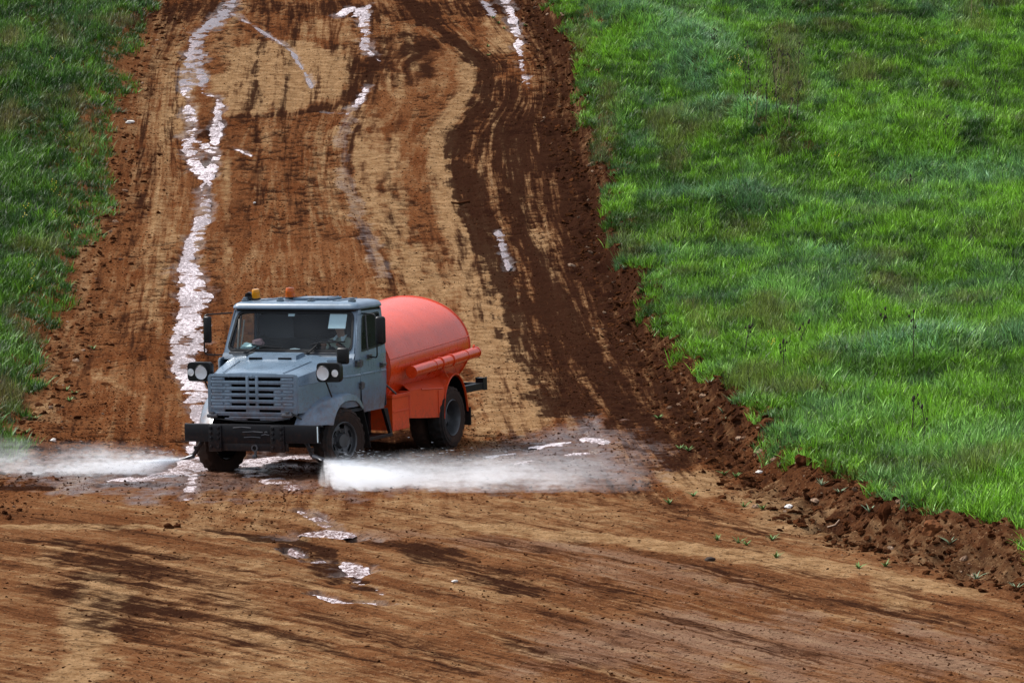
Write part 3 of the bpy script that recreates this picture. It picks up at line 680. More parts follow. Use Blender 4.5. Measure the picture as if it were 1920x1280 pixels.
# --- doors
def door(s):
    bm = B()
    zr = [.872, .90, 1.05, 1.2, 1.35, 1.447, 1.455, 1.47, 1.478, 1.6, 1.70, 1.735]
    fx = lambda z: np.interp(z, [.87, 1.0, 1.3, 1.5, 1.73], [-.715, -.64, -.565, -.556, -.556])
    rx = lambda z: np.interp(z, [.87, 1.1, 1.4, 1.73], [-1.44, -1.46, -1.475, -1.475])
    b = B(); loft(b, [[(fx(z) + (rx(z) - fx(z)) * t, s * (yw(z) + .004 + (.012 if 1.45 < z < 1.475 else 0) - (.008 if t in (0, 1) else 0)), z) for t in (0, .02, .35, .7, .98, 1)] for z in zr]); solid(b, .02); merge(bm, b)
    oc = [(-.712, 2.425), (-1.462, 2.41), (-1.475, 1.735), (-.553, 1.735)]; ic = [(-.785, 2.350), (-1.375, 2.368), (-1.415, 1.868), (-.60, 1.812)]
    b = B(); ring_panel(b, rq([side_pt(x, z, s, .004) for x, z in oc], [.03, .03, .005, .005]), rq([side_pt(x, z, s, .004) for x, z in ic], .06), .02); merge(bm, b)
    d = ob('door', bm, M_GREY, truck)
    b = B(); ring_panel(b, rq([side_pt(x, z, s, .007) for x, z in [(-.772, 2.364), (-1.388, 2.381), (-1.428, 1.855), (-.585, 1.799)]], .065), rq([side_pt(x, z, s, .007) for x, z in [(-.80, 2.340), (-1.362, 2.355), (-1.40, 1.880), (-.62, 1.828)]], .055), .014); ob('window_seal', b, M_SEAL, d)
    b = B(); b.faces.new([b.verts.new(p) for p in rq([side_pt(x, z, s, -.008) for x, z in [(-.905, 2.362), (-1.385, 2.375), (-1.425, 1.858), (-.85, 1.83)]], .05)]); face_out(b, (0, s, 0)); ob('window_pane', b, M_GLASS, d, fix=False)
    b = B(); b.faces.new([b.verts.new(p) for p in rq([side_pt(x, z, s, -.004) for x, z in [(-.775, 2.35), (-.90, 2.355), (-.845, 1.82), (-.59, 1.80)]], .03)]); face_out(b, (0, s, 0)); ob('vent_pane', b, M_GLASS, d, fix=False)
    b = B(); tube(b, [side_pt(-.90, 2.36, s, .0), side_pt(-.845, 1.80, s, .0)], .013, 6); ob('window_divider', b, M_RIM, d)
    b = B(); box(b, -1.24, -1.36, s * 1.135, s * 1.155, 1.525, 1.585, .008); box(b, -1.25, -1.38, s * 1.155, s * 1.185, 1.55, 1.578, .008); ob('door_handle', b, M_BOLT, d)
    for z, x in ((1.64, -.50), (1.30, -.53)):
        b = B(); box(b, x + .12 if z > 1.5 else x + .03, x - .07, s * 1.13, s * 1.17, z - .035, z + .03, .012); tube(b, [(x, s * 1.165, z - .06), (x, s * 1.165, z + .055)], .024, 10); ob('hinge', b, M_BOLT, d)
    return d
dl = door(1); door(-1)
# --- hood
bm = B(); rws = []
for x, w, zt in ((.875, .735, 1.535), (.862, .752, 1.566), (.82, .762, 1.583), (.6, .81, 1.618), (.3, .885, 1.668), (0, .95, 1.712), (-.2, .99, 1.742), (-.345, 1.01, 1.755)):
    c = .40 + (.86 - x) * .10; zl = .98
    prof = [(w + .012, zl), (w + .012, zt - .25), (w + .006, zt - .13), (w - .025, zt - .058), (w - .10, zt - .018), (c + .06, zt - .004), (c, zt + .014), (c * .5, zt + .024), (0, zt + .026)]
    prof = prof + [(-y, z) for y, z in prof[-2::-1]]
    rws.append([(x, y, z) for y, z in prof])
loft(bm, rws); solid(bm, .015); hood = ob('hood', bm, M_GREY, truck, 28)
bm = B(); b = B(); sl = math.atan2(.09, .30)
for y0, y1, xa, xb, za, zb, h in ((-.50, .32, .05, -.235, 1.70, 1.752, .05),):
    pts = [[(xa + .01, y0 - .02, za + .005), (xa + .01, y1 + .02, za + .005), (xb, y1 + .05, zb), (xb, y0 - .05, zb)], [(xa - .03, y0, za + .085), (xa - .03, y1, za + .085), (xb, y1, zb + .065), (xb, y0, zb + .065)]]
    vr = loft(bm, pts, True); bm.faces.new(vr[-1]); bm.faces.new(vr[0][::-1])
scoop = ob('hood_scoop', bm, M_GREY, hood)
for y in (-.36, .14):
    bm = B(); box(bm, .036, .058, y - .11, y + .11, 1.722, 1.758, .004); ob('scoop_inlet', bm, M_DARK, hood)
for y0, y1 in ((-.52, -.62), (.50, .60), (-.20, -.27), (.20, .26)):
    bm = B(); tube(bm, [(.83, y0, 1.588), (.45, (y0 + y1) / 2, 1.645), (.06, y1, 1.708)], .007, 6); ob('hood_rib', bm, M_GREY, hood)
for s in (1, -1):
    bm = B(); tube(bm, [(.84, s * .765, 1.40), (.3, s * .895, 1.43), (.08, s * .955, 1.45)], .011, 6); ob('side_moulding', bm, M_GREY, hood)
# --- grille
bm = B()
out = rq([(.885, -.755, 1.572), (.885, .755, 1.572), (.905, .755, .94), (.905, -.755, .94)], .07); inn = rq([(.89, -.70, 1.527), (.89, .70, 1.527), (.908, .70, .985), (.908, -.70, .985)], .02)
ring_panel(bm, out, inn, .05)
gr_ = ob('grille', bm, M_GREY, truck)
bm = B(); box(bm, .835, .842, -.72, .72, .96, 1.55); ob('grille_backing', bm, M_DARK, gr_)
rowz = [1.490, 1.395, 1.300, 1.205, 1.110, 1.016]; bars = None
gx = lambda z: .888 + (1.55 - z) * .03
for i in range(7):
    zt = (rowz[i - 1] + rowz[i]) / 2 if 0 < i < 6 else (1.537 if i == 0 else .978)
    hh = (.028 if 0 < i < 6 else .017)
    bm = B(); box(bm, gx(zt) - .035, gx(zt) + .004, -.705, .705, zt - hh, zt + hh, .008); ob('grille_bar', bm, M_GREY, gr_)
for y, w in ((-.082, .024), (.078, .024)):
    bm = B(); box(bm, .87, .902, y - w, y + w, .98, 1.54, .008); ob('grille_bar', bm, M_GREY, gr_)
for r, z in enumerate(rowz):
    L = -.475 if r in (0, 5) else -.36; Rr = .478 if r in (0, 1, 5) else .36
    for a, b_ in ((-.705, L), (Rr, .705)):
        if abs(b_ - a) < .28: segs = [(a + .02, b_ - .02)] if a < 0 else [(a + .02, b_ - .02)]
        else: segs = [(a + .02, a + .205), (a + .24, b_ - .02)] if a < 0 else [(a + .02, a + .13), (a + .165, b_ - .02)]
        bm = B(); box(bm, gx(z) - .03, gx(z) - .006, a, b_, z - .03, z + .03); ob('blank_panel', bm, M_GREY, gr_)
        if r < 5:
            for p, q in segs:
                bm = B(); box(bm, gx(z) - .012, gx(z) + .006, p, q, z - .022, z + .022, .007); ob('louvre_pad', bm, M_GREY, gr_)
    if r == 5:
        bm = B(); box(bm, gx(z) - .03, gx(z) - .008, -.11, .11, z - .025, z + .025); ob('blank_panel', bm, M_GREY, gr_)
bm = B()
for s in (1, -1): prism(bm, [(0, 0), (.018, 0), (.018, .03), (0, .03)], 0, s * .055)
bm.transform(Matrix.Translation((.892, 0, 1.515))); lathe(bm, [(0, .0), (.024, .004), (.03, .016), (0, .026)], 12, 'X', (.89, 0, 1.535)); ob('emblem', bm, M_GREY, gr_)
bm = B(); box(bm, .865, .91, -.40, .62, .895, .93, .008); box(bm, .862, .90, -.48, -.1, .87, .905, .01); box(bm, .862, .90, .12, .52, .87, .905, .01); ob('lower_apron', bm, M_GREY, gr_)
bm = B(); tube(bm, bend([(.93, -.70, .90), (.95, -.2, .86), (.95, .3, .855), (.93, .62, .90)], .1), .008, 6); tube(bm, [(.90, .66, .99), (.94, .84, .90)], .014, 6); ob('hose', bm, M_SEAL, truck)
for y, z in ((-.67, .945), (.60, .96)):
    bm = B(); box(bm, .90, .96, y - .09, y + .09, z - .04, z + .02, .02); tube(bm, [(.93, y, z + .01), (.93, y, z + .05)], .03, 10); ob('hood_latch', bm, M_BOLT, truck)
# --- front fenders
def fender(s):
    inner = [(.92, .79), (.80, .92), (.62, 1.06), (.40, 1.165), (.15, 1.222), (-.15, 1.232), (-.42, 1.19), (-.58, 1.10), (-.68, .98)]
    outer = [(.47, .785), (.44, .90), (.36, 1.03), (.22, 1.145), (.05, 1.195), (-.15, 1.205), (-.40, 1.165), (-.56, 1.07), (-.65, .97)]
    rows = []
    for t, y, dz in ((0, .70, 0), (.25, .84, .004), (.5, .95, .006), (.75, 1.045, .006), (.9, 1.095, .002), (1, 1.125, -.012)):
        rows.append([(a[0] + (b[0] - a[0]) * t ** 1.8, s * y, a[1] + (b[1] - a[1]) * t + dz) for a, b in zip(inner, outer)])
    lip = [(.445, .775), (.405, .86), (.31, .97), (.185, 1.055), (.03, 1.095), (-.15, 1.10), (-.37, 1.07), (-.50, 1.0), (-.60, .92)]
    rows.append([(x, s * 1.138, z) for x, z in lip]); rows.append([(x - .008, s * 1.12, z - .008) for x, z in lip])
    b = B(); loft(b, rows); solid(b, .012); f = ob('front_fender', b, M_GREY, truck, 40)
    b = B(); loft(b, [[(x - .07 - (.25 if k else 0) * (x > .3), s * y, z - .07 - (.06 if k else 0)) for x, z in inner] for k, y in enumerate((.62, 1.0))]); solid(b, .01); ob('wheel_well', b, M_DARK, f)
    b = B(); loft(b, [[(x, s * y, z) for y in (.62, 1.10)] for x, z in ((-.66, 1.02), (-.74, .82), (-.84, .6), (-.93, .30))]); solid(b, .015); box(b, -.925, -.915, s * 1.09 - .012, s * 1.09 + .012, .30, .31); ob('mud_flap', b, M_MUDRUB, f)
    return f
fender(1); fender(-1)
# --- bumper
bm = B(); hw = 1.14
b = B(); rows = []
sec = [(-.10, .80), (-.02, .818), (.012, .812), (.02, .79), (.02, .565), (.012, .545), (-.02, .54)]
for y, dx in ((-1.14, -.06), (-1.12, -.01), (-1.05, 0), (0, 0.0), (1.05, 0), (1.12, -.01), (1.14, -.06)):
    rows.append([(.985 + dx + x, y, z + (.0)) for x, z in sec])
loft(b, rows); solid(b, .02); merge(bm, b)
bumper = ob('bumper', bm, M_BLACK, truck)
bm = B(); box(bm, .93, .985, -.55, .62, .41, .55, .012); box(bm, .95, .99, -.50, .42, .52, .60, .01); ob('lower_beam', bm, M_BLACK, truck)
for y0, y1 in ((-.70, -.48), (.35, .585)):
    bm = B(); box(bm, .995, 1.03, y0, y1, .40, .80, .012)
    for z in (.76, .68, .60, .47):
        for y in (y0 + .045, y1 - .045): lathe(bm, [(.0, .03), (.022, .028), (.026, .012), (.026, .0)], 10, 'X', (1.028, y, z))
    ob('bumper_bracket', bm, M_BLACK, truck)
bm = B()
for z, a, b_ in ((.765, -.28, .02), (.70, -.12, .22), (.70, .25, .30), (.62, -.10, .18), (.66, .20, .33)): tube(bm, [(1.012, a, z), (1.016, (a + b_) / 2, z + .012), (1.012, b_, z + .002)], .007, 6)
ob('bumper_trim', bm, M_BOLT, truck)
bm = B(); b = B(); lathe(b, [(.035, -.02), (.055, -.02), (.055, .02), (.035, .02)], 16, 'X', (.99, .07, .46), close=True); merge(bm, b); tube(bm, [(.95, .06, .44), (.95, .05, .30)], .02, 8); lathe(bm, [(0, .03), (.035, .02), (.035, -.02), (0, -.03)], 12, 'X', (.96, .05, .33)); ob('tow_hook', bm, M_BOLT, truck)
bm = B(); tube(bm, [(1.0, 1.135, .80), (1.0, 1.135, .56)], .008, 6); ob('side_marker', bm, M_PAPER, bumper)
# --- headlamp panels on stalks
def head(s, yl, ys, y0, y1, z0, z1, stalk):
    bm = B(); loop = [(p.y, p.z) for p in rq([(0, y0, z1), (0, y1, z1), (0, y1, z0), (0, y0, z0)], .07, 6)]
    rows = [[(x, (y0 + y1) / 2 + (y - (y0 + y1) / 2) * k, (z0 + z1) / 2 + (z - (z0 + z1) / 2) * k) for y, z in loop] for x, k in ((.47, .8), (.49, .95), (.52, 1.0), (.60, 1.0), (.615, .97))]
    vr = loft(bm, rows, True); bm.faces.new(vr[0][::-1]); bm.faces.new(vr[-1])
    h = ob('headlamp_panel', bm, M_SEAL, truck)
    zc = (z0 + z1) / 2 - .012
    bm = B(); lathe(bm, [(.114, .0), (.118, .02), (.106, .03), (.102, .024)], 28, 'X', (.614, yl, zc)); ob('lamp_rim', bm, M_BLACK, h)
    bm = B(); lathe(bm, [(.102, .024), (.085, .014), (.05, .007), (.0, .005)], 28, 'X', (.614, yl, zc)); ob('headlamp', bm, M_CHROME, h)
    bm = B(); lathe(bm, [(.101, .026), (.07, .038), (.0, .044)], 28, 'X', (.614, yl, zc)); face_out(bm, (1, 0, 0)); ob('headlamp_lens', bm, M_CLEAR, h, fix=False)
    bm = B(); lathe(bm, [(.058, .004), (.05, .018), (.03, .026), (.0, .03)], 20, 'X', (.612, ys, zc + .005)); face_out(bm, (1, 0, 0)); ob('turn_signal', bm, M_CLEAR, h, fix=False)
    bm = B(); lathe(bm, [(.056, .003), (.03, .004), (.0, .004)], 20, 'X', (.612, ys, zc + .005)); ob('signal_reflector', bm, M_CHROME, h)
    bm = B(); tube(bm, stalk, .013, 8); ob('stalk', bm, M_SEAL, h)
head(1, 1.070, 1.262, .95, 1.350, 1.437, 1.728, [(.54, 1.07, 1.45), (.44, 1.118, 1.20)])
head(-1, -1.0, -1.188, -1.25, -.845, 1.427, 1.722, [(.54, -.99, 1.44), (.47, -.90, 1.17)])
# --- mirrors
def mirror(c, w, h, d, rz, arm, r=.05, name='mirror'):
    bm = B(); box(bm, -d / 2, d / 2, -w / 2, w / 2, -h / 2, h / 2, min(r, d * .45), 3); bm.transform(Matrix.Translation(c) @ Matrix.Rotation(rz, 4, 'Z')); mm = ob(name, bm, M_SEAL, truck)
    b = B(); box(b, -d / 2 - .004, -d / 2 + .002, -w / 2 + .02, w / 2 - .02, -h / 2 + .02, h / 2 - .02); b.transform(Matrix.Translation(c) @ Matrix.Rotation(rz, 4, 'Z')); ob('mirror_glass', b, M_CHROME, mm)
    if arm: b = B(); tube(b, bend(arm, .07), .0115, 8); ob('mirror_arm', b, M_SEAL, mm)
    return mm
mirror(Vector((-.60, 1.465, 2.14)), .16, .43, .10, .25, [(-.77, 1.075, 2.385), (-.62, 1.36, 2.39), (-.60, 1.40, 2.30), (-.60, 1.40, 1.72), (-.855, 1.14, 1.715)])
mirror(Vector((-.30, -1.355, 2.155)), .13, .42, .08, -.1, [(-.55, -1.045, 2.40), (-.30, -1.415, 2.385), (-.30, -1.42, 1.765), (-.42, -1.10, 1.755)])
mirror(Vector((.32, 1.262, 1.815)), .20, .25, .08, 0, [(.40, 1.262, 1.71), (.44, 1.20, 1.62), (.50, 1.15, 1.60)], .06)['label'] = 'small rounded mirror above the left headlamp'
bm = B(); box(bm, -.80, -.90, 1.13, 1.165, 1.69, 1.745, .012); ob('arm_bracket', bm, M_BOLT, truck)
# --- wipers
def wiper(pv, mid, a, b_):
    b = B(); tube(b, [pv, mid], [.016, .010], 8); lathe(b, [(0, .03), (.025, .025), (.03, 0), (0, -.01)], 10, 'Z', pv); w = ob('wiper', b, M_SEAL, cab)
    b2 = B(); tube(b2, [a, mid, b_], .012, 6); b2.transform(Matrix.Translation((.01, 0, 0))); o = ob('wiper_blade', b2, M_SEAL, cab)
wx = lambda z: wsx(z) + .035
wiper((wx(1.785) + .01, -.73, 1.787), (wx(1.90), -.52, 1.905), (wx(1.925), -.64, 1.925), (wx(1.875), -.11, 1.875))
wiper((wx(1.785) + .01, .345, 1.79), (wx(1.95), .51, 1.955), (wx(1.92), .37, 1.92), (wx(1.97), .95, 1.975))
bm = B(); lathe(bm, [(0, .03), (.02, .025), (.026, 0)], 10, 'Z', (-.345, -.16, 1.765)); ob('washer_jet', bm, M_SEAL, cab)
for y0, y1 in ((-.95, -.45), (.25, .95)):
    bm = B(); tube(bm, [(-.335, y0, 1.764), (-.33, y1, 1.766)], .007, 6); ob('hood_seal', bm, M_SEAL, cab)
# --- cab fittings
bm = B(); prism(bm, [(-.36, 1.50), (-.36, 1.80), (-.42, 1.845), (-.62, 1.83), (-.72, 1.72), (-.70, 1.50)], -1.04, 1.04, .02); ob('dashboard', bm, M_INT, truck)
bm = B(); box(bm, -.95, -1.42, .25, .85, 1.28, 1.42, .05); box(bm, -1.30, -1.44, .25, .85, 1.38, 2.0, .05); ob('seat', bm, M_DARK, truck)
bm = B(); box(bm, -.95, -1.42, -.95, .05, 1.28, 1.42, .05); box(bm, -1.30, -1.44, -.95, .05, 1.38, 1.95, .05); ob('seat', bm, M_DARK, truck)
bm = B(); b = B(); lathe(b, [(.215 + .014 * math.cos(a), .014 * math.sin(a)) for a in np.linspace(0, 2 * math.pi, 9)[:-1]], 32, 'Z', close=True)
for a in (0, 2.1, 4.2): tube(b, [(0, 0, -.03), (.21 * math.cos(a), .21 * math.sin(a), 0)], .012, 6)
lathe(b, [(0, .0), (.05, -.01), (.05, -.04), (0, -.05)], 12, 'Z'); b.transform(Matrix.Translation((-.78, .55, 1.86)) @ Matrix.Rotation(R_(-35), 4, 'Y')); merge(bm, b); tube(bm, [(-.77, .55, 1.84), (-.5, .55, 1.5)], .03, 8); ob('steering_wheel', bm, M_SEAL, truck)
# --- wheels
def wheel(name, loc, s, steer, front):
    R0, wd = .51, .26
    bm = B(); h = wd / 2
    lathe(bm, [(.0, .10), (.10, .10), (.105, .06), (.115, .02), (.12, -.02)] if front else [(.0, -.02), (.12, -.02), (.125, -.06), (.16, -.08)], 24, 'Y')
    n_b = 8 if front else 10; rb = .15 if front else .15
    for k in range(n_b):
        a = 2 * math.pi * k / n_b; yb = .035 if front else -.075
        b = B(); lathe(b, [(.0, .03), (.016, .028), (.018, .0)], 8, 'Y', (rb * math.cos(a), yb, rb * math.sin(a))); merge(bm, b)
    hub = ob(name, bm, M_RIM, truck)
    # rim
    bm = B()
    if front: pr = [(.285, h - .035), (.295, h - .015), (.285, h - .005), (.268, h - .02), (.262, .05), (.255, .045), (.20, .06), (.19, .06), (.155, .045), (.12, .03)]
    else: pr = [(.285, h - .035), (.295, h - .015), (.285, h - .005), (.27, h - .025), (.265, .02), (.258, -.05), (.25, -.07), (.21, -.085), (.17, -.09), (.12, -.09)]
    lo = 5 if front else 6
    lathe(bm, pr, 48, 'Y', skip=lambda i, k: i in (lo, lo + 1) and (k % 8) in (2, 3, 4, 5)); lathe(bm, [(.275, h - .03), (.275, -h + .03)], 32, 'Y')
    ob('rim', bm, M_RIM, hub)
    bm = B(); lathe(bm, [(.27, -.11), (.0, -.11)], 24, 'Y'); ob('brake_drum', bm, M_DARK, hub)
    bm = B(); N = 96
    prof = [(.285, -h + .03), (.30, -h + .012), (.36, -h), (.43, -h + .002), (.475, -h + .015), (.498, -h + .03), (.505, -h + .075), (.509, -.03), (.509, .03), (.505, h - .075), (.498, h - .03), (.475, h - .015), (.43, h - .002), (.36, h), (.30, h - .012), (.285, h - .03)]
    rings = lathe(bm, prof, N, 'Y')
    for i, ring in enumerate(rings):
        if 4 <= i <= 11:
            for k, v in enumerate(ring):
                ph = (k + (2 if i > 7 else 0)) % 4
                if ph < 2 and i in (4, 5, 6, 9, 10, 11): q = .018
                elif i in (7, 8) and (k % 6) < 2: q = .014
                else: q = 0
                l = math.hypot(v.co.x, v.co.z); v.co.x *= (l - q) / l; v.co.z *= (l - q) / l
    for rr in (.39, .45): lathe(bm, [(rr - .006, h - .002), (rr, h + .004), (rr + .006, h - .002)], 48, 'Y')
    ob('tyre', bm, M_MUDRUB, hub, 30)
    hub.location = loc; hub.rotation_euler = (0, random.uniform(0, 3), steer if s > 0 else steer + math.pi)
    return hub
ST = R_(-15)
wheel('wheel', (0, 1.0, .495), 1, ST, True); wheel('wheel', (0, -1.0, .46), -1, ST, True)
for s in (1, -1): wheel('wheel', (-3.8, s * 1.075, .51), s, 0, False); wheel('wheel', (-3.8, s * .755, .51), s, 0, False)
# --- step, toolbox, rear fenders
bm = B(); box(bm, -.90, -1.72, .74, 1.10, .415, .45, .008); box(bm, -.90, -1.70, .70, .74, .42, .88); loft(bm, [[(-.93, .74, .86), (-.93, 1.06, .86)], [(-.90, .74, .43), (-.90, 1.10, .43)]]); prism(bm, [(-1.42, .86), (-1.56, .86), (-1.72, .45), (-1.66, .45)], 1.05, 1.10); ob('step', bm, M_BLACK, truck)
bm = B(); box(bm, -.90, -1.72, -.74, -1.10, .415, .45, .008); box(bm, -.90, -1.70, -.74, -.70, .42, .88); ob('step', bm, M_BLACK, truck)
bm = B(); box(bm, -1.74, -2.33, .60, 1.10, .49, 1.02, .012); box(bm, -1.72, -2.35, .59, 1.115, 1.00, 1.035, .008); box(bm, -1.75, -2.33, 1.10, 1.108, .768, .785, .004)
tb = ob('toolbox', bm, M_ORANGE, truck)
bm = B()
for k in range(7): 
    x, y = random.uniform(-1.8, -2.2), random.uniform(.65, 1.0); tube(bm, bend([(x, y, 1.03), (x - .05, y + .05, 1.10 + random.random() * .05), (x - .2, y + random.uniform(-.1, .1), 1.09), (x - .22, y, 1.03)], .04), .018, 6)
ob('pipe_fitting', bm, M_ORANGE, tb)
bm = B(); tube(bm, [(-1.52, 1.08, 1.24), (-1.9, 1.09, 1.05)], .016, 6); tube(bm, [(-1.54, 1.02, 1.70), (-1.54, 1.02, 1.40)], .012, 6); ob('brace_rod', bm, M_BOLT, truck)
def rear_fender(s):
    arch = [(-3.46, .545), (-3.47, .75), (-3.52, .93), (-3.60, 1.06), (-3.70, 1.145), (-3.82, 1.20), (-3.92, 1.215), (-4.04, 1.19), (-4.16, 1.11), (-4.26, .98), (-4.33, .82), (-4.38, .585)]
    bm = B(); loft(bm, [[(x, s * 1.205, z - .025) for x, z in arch], [(x, s * 1.215, z - .012) for x, z in arch], [(x, s * 1.205, z) for x, z in arch], [(x, s * .9, z + .005) for x, z in arch], [(x, s * .58, z) for x, z in arch]]); solid(bm, .012)
    f = ob('rear_fender', bm, M_ORANGE, truck, 40)
    bm = B(); loft(bm, [[(-2.35, s * .60, .63), (-2.35, s * 1.10, .63), (-2.36, s * 1.115, .63), (-2.9, s * 1.13, .585), (-3.452, s * 1.19, .548)], [(-2.35, s * .60, .9), (-2.35, s * 1.10, .9), (-2.36, s * 1.115, .9), (-2.9, s * 1.13, .9), (-3.455, s * 1.19, .80)], [(-2.35, s * .60, 1.06), (-2.35, s * 1.10, 1.06), (-2.36, s * 1.115, 1.06), (-2.9, s * 1.13, 1.05), (-3.52, s * 1.19, 1.0)]])
    b = B(); loft(b, [[(-2.36, s * 1.115, 1.062), (-2.9, s * 1.13, 1.052), (-3.52, s * 1.185, 1.003), (-3.64, s * 1.185, 1.12)], [(-2.36, s * .98, 1.16), (-2.9, s * .99, 1.16), (-3.55, s * 1.0, 1.16), (-3.72, s * 1.0, 1.17)], [(-2.36, s * .6, 1.20), (-2.9, s * .6, 1.20), (-3.55, s * .6, 1.20), (-3.74, s * .6, 1.18)]]); merge(bm, b)
    solid(bm, .01); ob('side_skirt', bm, M_ORANGE, f)
    bm = B(); tube(bm, [(-2.75, s * 1.135, 1.055), (-3.45, s * 1.19, 1.012)], .012, 6); tube(bm, [(-3.30, s * 1.18, .99), (-3.30, s * 1.18, .57)], .006, 5); ob('skirt_seam', bm, M_ORANGE, f)
    bm = B(); box(bm, -4.42, -4.44, s * .95 - .25, s * .95 + .25, .33, .62, .004); bm.transform(Matrix.Translation((-.06, 0, 0))); ob('mud_flap', bm, M_MUDRUB, f)
    bm = B(); loft(bm, [[(x * .985 - .055, s * y, z - .05) for x, z in arch] for y in (.56, 1.19)]); ob('wheel_well', bm, M_DARK, f)
    return f
rear_fender(1); rear_fender(-1)
# --- tank
TX0, TX1, TZ0, TZ1, TA, TBh = -1.69, -4.75, 1.455, 1.605, 1.10, .79
def tank_ring(x, k, n=72):
    zc = TZ0 + (TZ1 - TZ0) * (x - TX0) / (TX1 - TX0)
    return [(x, TA * k * math.cos(2 * math.pi * i / n), zc + TBh * k * math.sin(2 * math.pi * i / n)) for i in range(n)]
bm = B()
xs = [(TX0 + .06, .0), (TX0 + .05, .5), (TX0 + .03, .8), (TX0 + .012, .93), (TX0, .975), (TX0 - .01, .995), (TX0 - .04, 1.0)] + [(x, 1.0) for x in np.linspace(TX0 - .3, TX1 + .3, 8)] + [(TX1 + .03, 1.0), (TX1, .995), (TX1 - .02, .96), (TX1 - .07, .8), (TX1 - .12, .4), (TX1 - .13, 0.0)]
vr = loft(bm, [tank_ring(x, max(k, .001)) for x, k in xs], True)
tank = ob('tank', bm, M_TANK, truck, 50)
for x in (TX0 - .012, TX1 + .015):
    bm = B(); tube(bm, tank_ring(x, 1.003) + tank_ring(x, 1.003)[:1], .011, 6, False); ob('tank_rim', bm, M_TANK, tank)
a = math.asin(.15 / TBh)
for s in (1, -1):
    bm = B(); pts = [(x, s * TA * 1.003 * math.cos(a), TZ0 + (TZ1 - TZ0) * (x - TX0) / (TX1 - TX0) + .15) for x in np.linspace(TX0 - .01, TX1 + .01, 8)]; tube(bm, pts, .016, 6); ob('tank_seam', bm, M_TANK, tank)
bm = B(); lathe(bm, [(0, .06), (.20, .055), (.22, .03), (.22, -.02)], 28, 'Z', (-2.1, 0, 2.27)); ob('tank_hatch', bm, M_TANK, tank)
bm = B()
for x in (-2.2, -3.0, -4.3):
    b = B(); prism(b, [(x + .05, .8), (x - .05, .8), (x - .05, 1.2), (x + .05, 1.2)], -.7, .7); merge(bm, b)
ob('tank_saddle', bm, M_ORANGE, truck)
bm = B(); box(bm, -1.70, -1.75, -.55, .55, .85, 1.2, .01); tube(bm, bend([(-1.72, .7, .9), (-1.66, .82, 1.25), (-1.66, .95, 1.75)], .1), .02, 8); ob('pump_housing', bm, M_ORANGE, truck)
# --- hose case: long tube on brackets
p0, p1 = Vector((-2.16, 1.25, 1.372)), Vector((-4.62, 1.25, 1.498))
def along(t): return p0.lerp(p1, t)
bm = B(); tube(bm, [p0, along(.5), p1], .091, 24); tc = ob('hose_case', bm, M_TANK, truck)
for t in (0, .32, .60, .82, 1):
    d = (p1 - p0).normalized(); bm = B(); tube(bm, [along(t) - d * .012, along(t) + d * .012], .098, 24); ob('case_band', bm, M_TANK, tc)
for qa, qb, rr in ((p0 + Vector((.012, -.02, -.06)), p0 + Vector((.03, -.02, -.06)), .014), (along(.97) + Vector((0, 0, .09)), along(.97) + Vector((-.03, 0, .12)), .02), (along(.03) + Vector((0, 0, .09)), along(.03) + Vector((0, 0, .115)), .012), (along(.30) + Vector((0, 0, .09)), along(.30) + Vector((0, 0, .12)), .014)):
    bm = B(); tube(bm, [qa, qb], rr, 8); ob('case_latch', bm, M_ORANGE, tc)
for t, q in ((.42, (-3.63, 1.20, 1.17)), (.585, (-4.06, 1.19, 1.18))):
    c = along(t); bm = B(); ring = [c + Vector((0, .099 * math.cos(a), .099 * math.sin(a))) for a in np.linspace(math.pi * .75, -math.pi * .25, 12)]
    tube(bm, ring + [Vector(q)], .011, 6); ob('case_strap', bm, M_TANK, tc)
for t in (.25, .56, .75):
    c = along(t); bm = B(); box(bm, c.x - .03, c.x + .03, .95, 1.22, c.z + .03, c.z + .055, .004); box(bm, c.x - .03, c.x + .03, .9, 1.2, c.z - .12, c.z - .095, .004); ob('case_bracket', bm, M_ORANGE, tc)
bm = B(); tube(bm, bend([along(.55) + Vector((0, -.05, -.09)), Vector((-3.6, 1.1, 1.32)), Vector((-3.95, 1.12, 1.22))], .06), .010, 6); tube(bm, [along(.4) + Vector((0, -.06, -.07)), Vector((-3.3, 1.0, 1.24))], .012, 6); ob('brace_rod', bm, M_TANK, tc)
# --- rear bar
bm = B(); box(bm, -4.55, -5.40, .94, 1.05, .84, .94, .008); box(bm, -5.34, -5.47, .92, 1.06, .83, 1.02, .012); box(bm, -5.36, -5.45, -1.0, 1.0, .84, .94, .01); ob('rear_bar', bm, M_BLACK, truck)
# --- spray plumbing
for s, py, tip in ((-1, -.95, Vector((.98, -1.10, .285))), (1, .98, Vector((.97, 1.16, .315)))):
    bm = B(); tube(bm, bend([(.90, py * .9, .56), (.93, py, .42), (.95, py + s * .02, .36), tip - Vector((0, s * .06, -.03))], .05), .032, 10); lathe(bm, [(.0, .0), (.05, .0), (.05, .05), (0, .05)], 12, 'Z', (.93, py, .42)); ob('spray_pipe', bm, M_BLACK, truck)
    d = Vector((-.15, s * 1.0, -.28)).normalized(); u = d.cross(Vector((0, 0, 1))).normalized(); v = u.cross(d)
    b = B(); rows = []
    for t, a_, c_ in ((-.13, .035, .035), (-.05, .045, .035), (.02, .095, .022), (.05, .115, .012)):
        c0 = tip + d * t; rows.append([c0 + u * a_ * math.cos(q) + v * c_ * math.sin(q) for q in np.linspace(0, 2 * math.pi, 17)[:-1]])
    vr = loft(b, rows, True); b.faces.new(vr[0][::-1]); b.faces.new(vr[-1]); ob('spray_nozzle', b, M_BOLT, truck)
